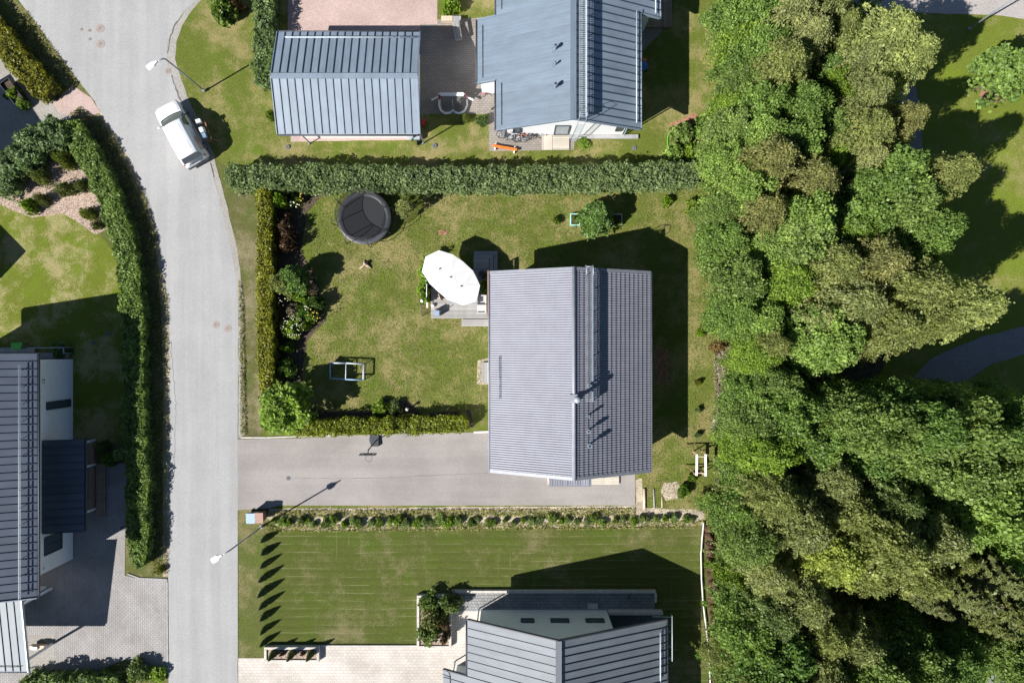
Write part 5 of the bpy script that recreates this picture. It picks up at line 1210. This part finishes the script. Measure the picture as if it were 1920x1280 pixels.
woods = [ # px, py, radius px, height m, kind, tint
 (1400,18,62,8,'broad',COOL),(1475,25,70,9.5,'birch',PALE),(1545,10,60,9,'birch',G1),(1385,70,50,6.5,'broad',YEL),(1430,85,58,7.5,'broad',COOL),(1510,75,55,9,'birch',PALE),(1570,60,45,7,'birch',OLIVE),
 (1655,85,84,11,'birch',LIGHT),(1700,110,52,9,'birch',LIGHT),(1610,120,50,9,'birch',G1),(1465,125,62,10,'birch',OLIVE),(1545,130,40,6,'broad',DEEP),(1385,150,42,6.5,'broad',G1),(1370,190,36,5.5,'broad',YEL),
 (1560,160,32,7,'bright',G1),(1585,175,30,6.5,'bright',G1),(1625,180,50,9,'birch',G1),(1420,200,50,8,'broad',COOL),(1505,200,46,8,'broad',COOL),(1360,240,44,6.5,'broad',PALE),(1415,255,52,8,'broad',LIGHT),
 (1560,245,44,7,'broad',G1),(1620,250,66,10,'birch',OLIVE),(1690,230,42,8.5,'birch',BROWN),(1490,270,52,8,'broad',COOL),(1350,300,42,6.5,'broad',LIGHT),(1445,305,74,11,'birch',BROWN),(1560,290,40,6.5,'broad',YEL),
 (1620,300,44,8,'birch',PALE),(1390,350,56,8,'broad',LIGHT),(1520,345,58,10,'birch',BROWN),(1680,335,60,9.5,'broad',COOL),(1770,330,50,10,'birch',OLIVE),(1700,390,56,9,'broad',G1),(1345,395,38,6,'broad',G1),
 (1430,400,60,10,'birch',BROWN),(1500,410,60,9,'broad',LIGHT),(1620,400,56,8,'broad',COOL),(1740,440,50,9,'broad',COOL),(1350,450,44,6.5,'broad',COOL),(1420,470,50,7,'broad',LIGHT),(1500,450,60,8.5,'broad',PALE),
 (1590,440,40,7,'broad',YEL),(1660,460,52,7,'broad',DEEP),(1560,500,66,10,'birch',OLIVE),(1640,500,74,11,'birch',BROWN),(1480,520,50,7.5,'broad',YEL),(1380,520,54,7.5,'broad',G1),(1710,545,72,11,'birch',OLIVE),
 (1800,575,62,12,'birch',LIGHT),(1600,570,74,11,'birch',G1),(1370,580,44,6.5,'broad',COOL),(1430,600,48,7,'broad',LIGHT),(1530,600,50,8,'birch',PALE),(1660,610,60,10,'birch',OLIVE),(1550,635,60,9,'broad',LIGHT),(1740,600,50,10,'birch',OLIVE),
 (1445,645,44,7.5,'birch',OLIVE),(1410,670,44,6.5,'broad',YEL),(1395,740,42,6,'broad',COOL),(1455,725,46,7,'broad',G1),(1480,780,58,8,'broad',COOL),(1400,800,52,7,'broad',G1),(1540,760,24,5,'broad',DEEP),
 (1420,850,56,8,'broad',YEL),(1470,830,44,7.5,'bright',G1),(1390,895,44,6,'broad',COOL),(1540,830,52,8,'broad',COOL),(1600,790,52,10,'broad',G1),(1660,800,58,12,'broad',G1),(1560,900,58,9,'birch',G1),(1620,870,50,8,'broad',DEEP),
 (1720,790,56,13,'broad',DEEP),(1790,795,64,13,'broad',G1),(1865,785,52,12,'broad',DEEP),(1700,860,60,10,'broad',G1),(1780,880,70,11,'broad',G1),(1860,870,70,11,'broad',G1),(1910,800,60,9,'broad',DEEP),(1920,930,66,11,'broad',LIGHT),
 (1380,960,50,6.5,'broad',COOL),(1450,930,62,10,'birch',OLIVE),(1500,985,72,11,'birch',G1),(1590,960,70,11,'birch',OLIVE),(1670,940,60,10,'birch',DEEP),(1840,960,66,11,'broad',LIGHT),(1400,1020,56,8,'broad',G1),(1440,1070,60,9,'birch',PALE),
 (1560,1040,76,12,'birch',YEL),(1660,1020,80,12,'birch',OLIVE),(1740,1000,70,11,'birch',G1),(1890,1020,56,10,'broad',LIGHT),(1365,1080,32,5,'bright',G1),(1500,1120,66,10,'birch',G1),(1620,1075,50,9,'birch',OLIVE),(1720,1075,56,10,'birch',OLIVE),
 (1775,1040,40,9,'birch',OLIVE),(1385,1140,42,6,'broad',COOL),(1365,1160,26,4.5,'bright',G1),(1450,1150,60,9,'birch',DEEP),(1800,1110,66,11,'spruce',G1),(1870,1080,70,12,'spruce',G1),(1740,1130,40,9,'spruce',G1),(1900,1150,66,11,'spruce',OLIVE),
 (1850,1165,44,9,'spruce',OLIVE),(1400,1200,56,8.5,'broad',COOL),(1540,1180,62,10,'birch',OLIVE),(1470,1230,62,9,'broad',DEEP),(1600,1200,60,10,'birch',G1),(1690,1200,52,7.5,'broad',DEEP),(1380,1265,50,8,'birch',OLIVE),(1540,1262,66,11,'birch',G1),
 (1630,1265,64,10,'broad',G1),(1720,1250,60,9,'broad',G1),(1790,1230,50,8,'broad',DEEP),(1910,1240,44,8,'broad',G1),(1450,1300,66,10,'broad',DEEP)]
def place(px, py):
    b = [(60,'at the top edge'),(140,'level with the roof vents'),(225,'level with the north gable'),(300,'level with the orange beam'),(370,'level with the long hedge'),(450,'level with the round tree'),(530,'level with the parasol'),
         (640,'level with the globe lamp'),(740,'level with the chimney pipe'),(830,'level with the thuja corner'),(930,'level with the driveway'),(1030,'level with the wheelie bins'),(1120,'level with the house shadow tip'),(1200,'level with the stone planting box'),(9999,'level with the south roof')]
    r_ = next(s_ for lim, s_ in b if py < lim); c_ = 'garden side' if px < 1420 else 'inner woods' if px < 1600 else 'park side'
    return r_, c_
seen = {}
for i, (px, py, rp, h, kind, tn) in enumerate(woods):
    r_, c_ = place(px, py); nm = {'broad': 'leafy tree', 'birch': 'feathery birch', 'spruce': 'spruce', 'bright': 'bright leafy tree'}[kind]
    size = 'broad' if rp > 58 else 'small' if rp < 42 else 'medium'
    key = f"{size} {TN[tn]} {nm}, {c_}, {r_}"
    seen[key] = seen.get(key, 0) + 1
    if seen[key] > 1: key += (', second one', ', third one')[min(1, seen[key]-2)]
    tree(px, py, rp, h, kind, tn, key, v=i, group='trees of the eastern woods')
# free-standing trees and big shrubs
tree(1900,130,50,5,'small',COOL,'cool green young tree by the red mulch patch in the park', 1)
tree(755,386,17,2.7,'airy',PALE,'small pale fruit tree beside the trampoline', 3, 'fruit_tree')
tree(1119,408,33,2.6,'small',DEEP,'dense dark round tree between the two raised planters', 2, 'round_tree')
tree(527,768,50,3.8,'small',YEL,'large bright green tree at the corner of the two thuja hedges', 2, 'corner_tree')
tree(548,522,27,2.7,'small',DEEP,'spreading dark green tree above the street garden bed', 0, 'garden_tree')
tree(528,530,24,2.9,'airy',OLIVE,'grey-green airy tree at the thuja hedge in the garden bed', 1, 'garden_tree')

BM = {k: [bushball(100 + i*7 + len(k), n, lf, m) for i in range(2)] for k, (n, lf, m) in {'hedge': (2000,.12,'hedge'), 'bright': (1600,.14,'bright'), 'brown': (1600,.11,'brown'), 'thuja': (2200,.09,'thuja'), 'spruce': (2200,.08,'spruce'), 'dry': (1600,.09,'dry'), 'broad': (1500,.17,'broad')}.items()}
STEM = MB().tube([(0,0,0),(.02,.01,.4),(0,.03,.7)], .05, 6, r1=.015).mesh('stem', M['bark'])
def bush(px, py, rpx, h, kind, tint, label, v=0, name='shrub', cat='shrub', group=None):
    c = W(px, py, h*.6); k = rpx*K*(1 - h*.6/CAM_H)
    t = thing(name, label, cat, (c.x, c.y, 0), random.uniform(0, 6.28), group); t.scale = (k, k, h)
    addobj('foliage', BM[kind][v % 2], t, tint); addobj('stem', STEM, t); return t
for a in [
 (523,373,17,2.2,'bright',LIGHT,'glowing yellow-green shrub at the top of the garden bed'),(553,371,14,1.1,'broad',COOL,'low green shrub with yellow blooms beside the long hedge'),(545,383,9,.8,'hedge',G1,'small shrub carrying white flower heads near the yellow shrub'),
 (538,405,10,.9,'brown',G1,'small rusty brown shrub north of the large brown one'),(533,432,24,1.9,'brown',G1,'large red-brown smoke bush in the street garden bed, northern half'),(536,462,20,1.8,'brown',BROWN,'red-brown smoke bush in the street garden bed, southern half'),
 (542,546,11,1.0,'bright',YEL,'light green fern clump beneath the spreading dark tree'),(535,537,12,.8,'thuja',YEL,'small round clipped yellow-green ball shrub'),(562,556,17,1.2,'broad',YEL,'pale leafy shrub in the middle of the garden bed'),
 (584,544,13,1.2,'dry',BROWN,'grey and pink flowering shrub at the lawn side of the bed'),(547,581,16,1.3,'dry',G1,'pale dry twiggy bush beside the white flowering shrub'),(573,585,22,1.5,'broad',DEEP,'dark green shrub with small yellow flowers'),
 (590,568,18,1.5,'hedge',DEEP,'dark pointed shrub at the lawn edge of the bed'),(545,614,24,1.4,'broad',YEL,'pale hydrangea covered in white flower heads'),(568,608,16,1.0,'bright',G1,'grass green clump next to the white hydrangea'),(536,650,15,1.2,'bright',DEEP,'bright leafy shrub south of the hydrangea'),
 (535,690,20,1.4,'broad',DEEP,'dark shrub in the hedge shade west of the pale frame'),(560,782,12,1.0,'hedge',G1,'small shrub with orange flowers by the corner tree'),(718,764,20,.9,'bright',PALE,'light green flowering shrub above the driveway hedge, west half'),(740,766,15,.9,'hedge',G1,'round green shrub above the driveway hedge, east half'),
 (702,770,12,.7,'bright',LIGHT,'low yellow-green clump at the west end of the hedge island bed'),(873,220,11,.8,'spruce',YEL,'small light conifer in the grass south of the hockey goal'),(906,224,13,.9,'hedge',DEEP,'dark round shrub at the corner of the north paving'),(506,214,11,1.0,'bright',G1,'small bright shrub west of the garage wall'),
 (846,10,20,1.3,'bright',LIGHT,'yellow-green shrub at the edge of the pink gravel'),(1043,413,9,.7,'bright',G1,'small bright shrub west of the mint planter'),(1251,376,12,.8,'bright',YEL,'small leafy shrub north of the roof shadow'),(1303,387,17,1.2,'bright',PALE,'airy pale shrub at the woods edge by the long hedge'),
 (1312,457,12,.8,'bright',LIGHT,'bright shrub at the woods edge beside the shadow corner'),(1316,623,10,.7,'bright',YEL,'small shrub east of the middle house, north one'),(1310,717,8,.5,'thuja',G1,'tiny shrub east of the middle house, central one'),(1310,768,7,.5,'hedge',G1,'tiny dark shrub east of the middle house, south one'),
 (1352,652,18,1.3,'brown',YEL,'orange-tinted shrub at the woods edge'),(1309,815,8,.5,'hedge',DEEP,'dark tuft north of the timber frame'),(1283,921,15,.9,'bright',DEEP,'leafy green shrub beside the sand patch'),(1300,897,10,.8,'bright',G1,'small shrub under the timber frame'),
 (1281,247,24,1.4,'broad',G1,'leafy green shrub with a green hose loop near the red mulch'),(1265,285,20,1.2,'broad',LIGHT,'broad light shrub at the east end of the long hedge'),(1300,285,24,1.3,'bright',PALE,'light vine covered mound south of the red mulch'),(1325,235,26,1.8,'broad',COOL,'cool green thicket shrub beside the red mulch'),
 (1368,110,22,2.0,'broad',YEL,'yellowish shrub at the north garden edge of the woods'),(1095,268,13,.4,'bright',LIGHT,'low yellow plant at the foot of the roof ladder'),(1040,-6,16,1,'hedge',G1,'shrub hidden behind the north roof'),
 (50,384,17,1.6,'bright',LIGHT,'round yellow-green conifer on the pink mulch'),(72,371,14,1.5,'spruce',G1,'dark juniper beside the round yellow conifer'),(68,330,19,1.5,'spruce',LIGHT,'spreading juniper on the pink mulch, nearest the western hedge arm'),(116,352,19,1.5,'spruce',LIGHT,'spreading juniper in the middle of the pink mulch'),
 (114,298,18,1.8,'spruce',YEL,'tall juniper in the corner of the two west hedges'),(150,346,15,1.3,'spruce',G1,'juniper against the long west hedge'),(160,400,17,1.3,'spruce',YEL,'low dark juniper at the south tip of the mulch'),(178,422,11,.9,'spruce',G1,'smallest juniper near the lawn by the west hedge'),
 (412,8,28,2.2,'broad',G1,'green shrub with orange berries at the road bend'),(440,5,16,2,'brown',G1,'brown shrub beside the berry shrub at the top edge'),(204,862,16,1.4,'broad',DEEP,'dark shrub in the shaded planting strip by the entrance deck'),(186,838,14,1.2,'hedge',DEEP,'very dark conifer beside the entrance deck'),
 (255,1262,30,1.2,'hedge',G1,'leafy green mound at the bottom of the west paving'),(292,1262,20,.7,'broad',YEL,'yellowish low shrub at the street corner of the west paving'),(300,1068,10,.5,'thuja',G1,'small tuft at the rounded end of the west hedge verge'),
 (840,1135,25,1.6,'hedge',G1,'round green conifer at the north end of the stone planting box') ,(800,1190,26,1.7,'hedge',G1,'round green conifer at the south west corner of the stone planting box'),(806,1130,23,1.4,'hedge',COOL,'green conifer in the north west corner of the stone planting box'),(812,1162,31,1.9,'spruce',PALE,'tall olive conifer in the middle of the stone planting box'),
 (833,1196,14,1.8,'brown',DEEP,'narrow brown conifer at the south east corner of the stone planting box'),(829,1170,17,1.7,'brown',G1,'narrow brown conifer halfway along the stone planting box'),
 (24,176,17,1.1,'bright',PALE,'leafy green plant filling the black planter, north end'),(38,192,12,1.0,'broad',LIGHT,'leafy green plant filling the black planter, south end'),(9,180,6,.4,'hedge',DEEP,'dark small pot plant west of the black planter'),(110,655,22,.9,'hedge',DEEP,'dark plant inside the terrace railing of the west house')]:
    if a[6].startswith('shrub hidden'): continue
    bush(*a, v=int(a[0]))
for px, kd, lab in ((513,'thuja','first narrow brown-green conifer of the low planting box, at its street end'),(529,'brown','small brown round conifer between the first and second narrow ones'),(549,'thuja','narrow conifer in the middle of the low planting box'),(566,'brown','small brown round conifer between the middle and last narrow ones'),(585,'thuja','narrow conifer at the house end of the low planting box')):
    pass
SP = [spire(200+i, 1500, .055, m) for i, m in enumerate(('thuja','spruce','brown'))]; SST = MB().tube([(0,0,0),(0,0,.8)], .03, 6, r1=.01).mesh('stem', M['bark'])
def spr(px, py, rpx, h, k, tint, label, group=None, name='conifer', cat='conifer'):
    c = W(px, py); t = thing(name, label, cat, c, random.uniform(0,6), group); s = rpx*K/.3; t.scale = (s, s, h); t.rotation_euler = (random.uniform(-.04,.04), random.uniform(-.04,.04), t.rotation_euler[2])
    addobj('foliage', SP[k], t, tint); addobj('stem', SST, t); return t
for px, k, h, r_, lab in ((517,1,1.5,8,'first narrow conifer of the low planting box, at its street end'),(533,2,.8,7,'small brown conifer between the first and middle narrow ones'),(551,1,1.5,8,'narrow conifer in the middle of the low planting box'),(570,2,.7,7,'small brown conifer between the middle and last narrow ones'),(586,1,1.5,8,'narrow conifer at the house end of the low planting box')):
    spr(px, 1219, r_, h, k, BROWN if k else G1, lab)
ORD = ['first','second','third','fourth','fifth','sixth','seventh','eighth','ninth','tenth','eleventh','twelfth','thirteenth','fourteenth','fifteenth','sixteenth','seventeenth','eighteenth','nineteenth','twentieth','twenty-first','twenty-second','twenty-third','twenty-fourth','twenty-fifth','twenty-sixth','twenty-seventh','twenty-eighth','twenty-ninth','thirtieth','thirty-first','thirty-second','thirty-third','thirty-fourth','thirty-fifth','thirty-sixth','thirty-seventh','thirty-eighth','thirty-ninth','fortieth','forty-first','forty-second','forty-third','forty-fourth','forty-fifth','forty-sixth','forty-seventh','forty-eighth']
for i, py in enumerate((1008,1032,1056,1080,1105,1130,1153,1177,1201)):
    spr(498 if i > 1 else 499, py, 7 + random.uniform(-1,1), 1.2 + random.uniform(-.22,.18), 1, DEEP, f'slim young conifer along the street edge of the striped lawn, {ORD[i]} from the bins', 'young conifers along the street')
for i in range(21):
    py = 988 + i*14.5; spr(1326 + (py-985)*.055 + random.uniform(-1,1), py, 8 + random.uniform(-1,1.5), 1.0 + random.uniform(0,.3), 2, (.8,.65,.6), f'rusty brown thuja behind the white edging fence, {ORD[i]} from its driveway end', 'brown thuja row at the woods edge')
# sparse young hedge south of the driveway
for i in range(48):
    px = 508 + i*16.9 + random.uniform(-5,5); rr = random.uniform(7,12.5)*(1.2 if 600 < px < 900 else .9)
    bush(px, 980 + random.uniform(-4.5,4.5) - (px-500)*.006, rr, random.uniform(.4,.7), ('hedge','broad','bright')[i % 3 if i % 3 < 2 else (2 if i % 6 == 2 else 0)], (YEL, LIGHT, G1, PALE)[i % 4], f'young hedge plant between gravel bed and striped lawn, {ORD[i]} from the street', i, 'hedge_plant', 'hedge plant', 'young hedge plants south of the driveway')

# flowers as small heads on the shrubs
def blooms(label, px, py, rpx, n, h, m, sz, seed):
    rd = random.Random(seed); b = MB(); c = W(px, py, h)
    t = thing('flower_cluster', label, 'flowers', (c.x, c.y, 0))
    me = MB().ball((0,0,0), (sz, sz, sz*.6), 7, 5).mesh('flower_head', M[m])
    st = MB()
    for i in range(n):
        a = rd.random()*6.28; q = math.sqrt(rd.random())*rpx*K; p = (c.x + q*math.cos(a), c.y + q*math.sin(a), h*(1 - .3*(q/(rpx*K))**2) + rd.uniform(-.05,.08))
        inst('flower_head', me, t, Matrix.Translation(p) @ Matrix.Scale(rd.uniform(.6,1.2), 4)); st.tube([(p[0], p[1], 0), p], .006, 3, cap=False)
    st.build('stems', M['bark'], t)
blooms('many creamy white flower heads on the pale hydrangea', 545, 612, 22, 70, 1.45, 'flower_white', .04, 1); blooms('group of white roses beside the yellow-green shrub', 550, 380, 9, 9, .9, 'flower_white', .08, 2)
blooms('yellow flowers beside the long hedge', 564, 367, 8, 8, 1.1, 'flower_yellow', .05, 3); blooms('yellow flowers on the dark shrub at the lawn edge', 585, 590, 14, 12, 1.45, 'flower_yellow', .05, 4)
blooms('scattered white balls above the thuja hedge shade', 528, 560, 12, 7, 1.3, 'flower_white', .045, 5); blooms('white flowers beside the twiggy bush', 572, 577, 4, 5, 1.4, 'flower_white', .07, 6)
blooms('orange-yellow flowers by the corner tree', 556, 776, 8, 8, 1.0, 'flower_yellow', .05, 8)
c = W(762, 768, 1.0); t = thing('garden_ornament', 'small pale ornament at the end of the hedge island bed', 'ornament', (c.x,c.y,0)); MB().cyl(c.x,c.y,0,.6,.05).build('stem', M['palewood'], t); MB().ball((c.x,c.y,.68),.12).build('head', M['stonerim'], t)

# clipped hedges
def hedge(label, pts, wpx, h, m, tint=None, dens=150, lf=.1, seed=0, rough=.12, name='hedge'):
    """pts: top centre line as photographed; wpx: width in photo px"""
    P_ = [W(p[0], p[1], h) for p in pts]; wd = [ (p[2] if len(p) > 2 else wpx)*K*(1 - h/CAM_H) for p in pts]
    seg = [(b - a).xy.length for a, b in zip(P_, P_[1:])]; Lt = sum(seg); r = np.random.default_rng(seed + 500)
    n = int(dens * 1.35 * Lt * (np.mean(wd) + 1.7*h)); s = r.random(n)*Lt; cum = np.concatenate([[0], np.cumsum(seg)])
    X = np.interp(s, cum, [p.x for p in P_]); Y = np.interp(s, cum, [p.y for p in P_]); Wd = np.interp(s, cum, wd)
    ds = .05; X2 = np.interp(s + ds, cum, [p.x for p in P_]); Y2 = np.interp(s + ds, cum, [p.y for p in P_]); X1 = np.interp(s - ds, cum, [p.x for p in P_]); Y1 = np.interp(s - ds, cum, [p.y for p in P_])
    D = np.stack([X2 - X1, Y2 - Y1], 1); D /= np.linalg.norm(D, axis=1, keepdims=True); Nn = np.stack([-D[:,1], D[:,0]], 1)
    q = r.random(n)*(Wd.mean() + 1.7*h) ; wt = Wd.mean(); u = np.where(q < wt, (q/wt - .5)*2, np.where(q < wt + .85*h, -1, 1)); z = np.where(q < wt, 1.0, r.random(n)**.75)
    off = u*Wd/2; zz = z*h
    sq = np.abs(u)**4; zz = np.where(q < wt, h - .18*sq, zz)
    lump = np.array([noise.noise((a*1.6, b*1.6, c*1.6 + seed)) + .6*noise.noise((a*4.1, b*4.1, c*4.1 + seed)) for a, b, c in zip(X + Nn[:,0]*off, Y + Nn[:,1]*off, zz)])
    d = lump*rough*1.8 - r.random(n)**2*.3
    outv = np.stack([Nn[:,0]*np.where(q < wt, u*.3, u), Nn[:,1]*np.where(q < wt, u*.3, u), np.where(q < wt, 1, .25)], 1)
    endf = np.minimum(1, np.minimum(s, Lt - s)/.35 + .35)
    P = np.stack([X + Nn[:,0]*off*endf, Y + Nn[:,1]*off*endf, zz], 1) + outv*d[:,None]; P[:,2] = np.maximum(P[:,2], .03)
    t = thing(name, label, 'hedge', P_[len(P_)//2].xy.to_3d()); o = OFF[t.name]
    me = leafmesh('foliage', P - np.array(o), lf, L[m], .35, np.clip(.5 + lump*.9, 0, 1), 1.6, outv, .8, seed); f = addobj('foliage', me, t, tint)
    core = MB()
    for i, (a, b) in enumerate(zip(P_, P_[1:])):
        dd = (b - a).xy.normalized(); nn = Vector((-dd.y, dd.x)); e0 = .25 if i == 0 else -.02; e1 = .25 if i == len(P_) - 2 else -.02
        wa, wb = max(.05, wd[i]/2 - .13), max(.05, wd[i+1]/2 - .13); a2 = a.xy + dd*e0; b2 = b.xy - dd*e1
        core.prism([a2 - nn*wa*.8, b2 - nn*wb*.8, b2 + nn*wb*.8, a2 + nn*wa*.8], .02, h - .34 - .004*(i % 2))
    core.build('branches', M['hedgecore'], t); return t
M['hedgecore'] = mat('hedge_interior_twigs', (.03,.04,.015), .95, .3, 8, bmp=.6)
hedge('long clipped dark green hedge between the north garage and the trampoline lawn', [(422,330),(470,330),(560,331),(700,331),(860,333),(1000,332),(1150,328),(1312,325)], 46, 1.75, 'hedge', (1,1.02,1.08), 190, .1, 1, .16)
hedge('golden thuja hedge between the street verge and the garden bed', [(494,352),(493,450),(494,550),(495,650),(497,740)], 27, 1.7, 'thuja', (1.35,1.3,.9), 230, .085, 2)
hedge('golden thuja hedge along the north edge of the driveway', [(545,803),(640,801),(760,798),(878,795)], 30, 1.3, 'thuja', (1.25,1.35,.9), 230, .085, 3, .16)
hedge('very long leafy hedge curving along the west side of the street', [(120,228),(150,272),(180,325),(206,385),(228,450),(240,520),(246,600),(247,700),(250,800),(255,870),(254,950),(256,1010),(257,1066,20)], 40, 1.2, 'hedge', (1.02,1.12,.72), 300, .1, 4, .12)
hedge('broad western hedge arm between gravel yard and pink mulch', [(-30,350),(20,300),(65,262),(112,236)], 56, 1.5, 'hedge', (.85,.95,1.0), 220, .11, 5, .25)
hedge('yellow thuja hedge between the street and the northwest gravel yard', [(-70,-20),(-15,55),(18,95),(55,140),(88,176)], 44, 1.15, 'thuja', (1.2,1.1,.7), 260, .09, 6, .18)
hedge('dark hedge beside the garage running off the top edge', [(492,-40),(492,60),(492,158)], 36, 1.5, 'hedge', (.85,.95,.9), 220, .1, 7, .18)
hedge('small shaded hedge block beside the west house planting strip', [(214,846),(228,858)], 26, 1.3, 'hedge', (.9,1,.8), 220, .1, 8)
hedge('low spiky hedge along the bottom edge of the west paving', [(30,1292),(120,1284),(220,1290)], 30, 1.3, 'hedge', (.9,1,.8), 200, .12, 9, .3)
# climbers
def climber(label, pts, wpx, h, m, tint, seed): return hedge(label, pts, wpx, h, m, tint, 240, .12, seed, .3, 'climbing_plant')
climber('yellow-green climbing plant on the white trellis at the deck', [(800,478),(795,505),(793,540),(797,566)], 13, 1.35, 'bright', LIGHT, 11)
climber('green potted climber between the deck and the brown screen', [(909,525),(911,548)], 10, 1.4, 'bright', G1, 12)

# ground plants nobody could count
def inpoly(px, py, poly_):
    c = False; n = len(poly_)
    for i in range(n):
        x1, y1 = poly_[i]; x2, y2 = poly_[(i+1) % n]
        if (y1 > py) != (y2 > py) and px < (x2 - x1)*(py - y1)/(y2 - y1) + x1: c = not c
    return c
def cover_stuff(name, label, polys, n, size, hmax, m, tint, seed, up=.4, elong=1.6, lump=True, axis=None):
    r = np.random.default_rng(seed); Ps = []
    for pl, share in polys:
        xs = [p[0] for p in pl]; ys = [p[1] for p in pl]; k = 0
        while k < n*share:
            X = r.uniform(min(xs), max(xs), 2000); Y = r.uniform(min(ys), max(ys), 2000)
            for x_, y_ in zip(X, Y):
                if not inpoly(x_, y_, pl): continue
                a, b = (x_ - 960)*K, (640 - y_)*K
                hh = max(0, .35 + .9*noise.noise((a*.45, b*.45, seed)) + .5*noise.noise((a*1.4, b*1.4, seed)))*hmax if lump else hmax*r.random()
                if lump and hh < .02*hmax and r.random() < .8: continue
                Ps.append((a, b, .03 + hh*(1 - .35*r.random()))); k += 1
                if k >= n*share: break
    P = np.array(Ps); ax = None
    if axis: ax = np.tile(np.array(axis, float), (len(P),1)) + r.normal(size=(len(P),3))*.5
    me = leafmesh(name, P, size, L[m], up, None, elong, seed=seed, axis=ax); o = bpy.data.objects.new(name, me); COL.objects.link(o); reg(o, (0,0,0)); o.color = (*tint, 1)
    return tag(o, label, kind='stuff')
wood_poly = [(1378,-40),(1600,-40),(1640,60),(1670,200),(1680,330),(1690,520),(1640,640),(1500,690),(1480,760),(1700,800),(1960,760),(1960,1320),(1362,1320),(1360,960),(1358,860),(1395,760),(1390,660),(1360,560),(1346,430),(1342,300),(1366,150)]
cover_stuff('undergrowth', 'leafy undergrowth beneath the eastern woods', [(wood_poly, 1)], 150000, .17, 4.2, 'broad', (.95,1.05,.85), 71)
cover_stuff('undergrowth', 'bright low plants along the woods edge', [([(1335,440),(1360,470),(1372,560),(1400,700),(1390,800),(1350,880),(1340,800),(1372,730),(1345,600)], .4), ([(1350,960),(1366,1000),(1372,1300),(1345,1300),(1340,1000)], .6)], 9000, .13, .9, 'bright', G1, 72)
cover_stuff('verge_grass', 'rough grass tufts on the street verges', [([(448,520),(456,560),(462,815),(452,815)], .06), ([(300,500),(316,560),(316,1078),(286,1078),(270,800),(268,520)], .3), ([(150,200),(210,245),(272,365),(296,440),(300,560),(262,560),(250,450),(200,310),(130,215)], .4), ([(50,20),(150,158),(120,180),(10,50)], .1)], 26000, .04, .16, 'grassy', G1, 73, .9, 4, False, (.2,.1,1))
cover_stuff('verge_grass', 'weeds and dry tufts in the gravel bed south of the driveway', [([(505,956),(1190,952),(1190,968),(505,968)], .5), ([(500,985),(1320,975),(1320,990),(500,997)], .5)], 9000, .05, .14, 'grassy', LIGHT, 74, .3, 4, False, (.2,.1,1))
cover_stuff('lawn_tufts', 'short grass of the trampoline lawn', [([(515,355),(1320,350),(1335,600),(1370,740),(1325,960),(1210,960),(1210,880),(925,800),(560,760),(600,560),(560,420)], 1)], 60000, .03, .035, 'grassy', (.75,.8,.6), 75, 1.6, 3, False, (.3,.2,.7))
cover_stuff('dry_stems', 'grey dry stems and cut weeds on the woods edge soil', [([(1338,640),(1372,650),(1385,800),(1338,830)], 1)], 1800, .05, .25, 'dry', G1, 77, .1, 6, False)
hose = thing('garden_hose', 'green garden hose loop round the shrub by the red mulch', 'hose', W(1265,265))
MB().tube([W(1258 + 8*math.cos(a) + 4*k*.1, 262 + 18*math.sin(a), .06) for k, a in enumerate([q*.35 for q in range(5, 15)])], .03, 6).build('tube', M['green'], hose)

for i, (px, py, r_, lab) in enumerate(((1075,408,6,'small green vegetable plant in the north half of the mint planter'),(1080,418,6,'small green vegetable plant in the south half of the mint planter'),(1153,409,8,'tall leafy vegetable plant in the east planter, north half'),(1160,417,8,'tall leafy vegetable plant in the east planter, south half'))):
    bush(px, py, r_, .55 + .15*(i > 1), 'bright', (PALE, LIGHT)[i % 2], lab, i, 'vegetable_plant', 'plant')
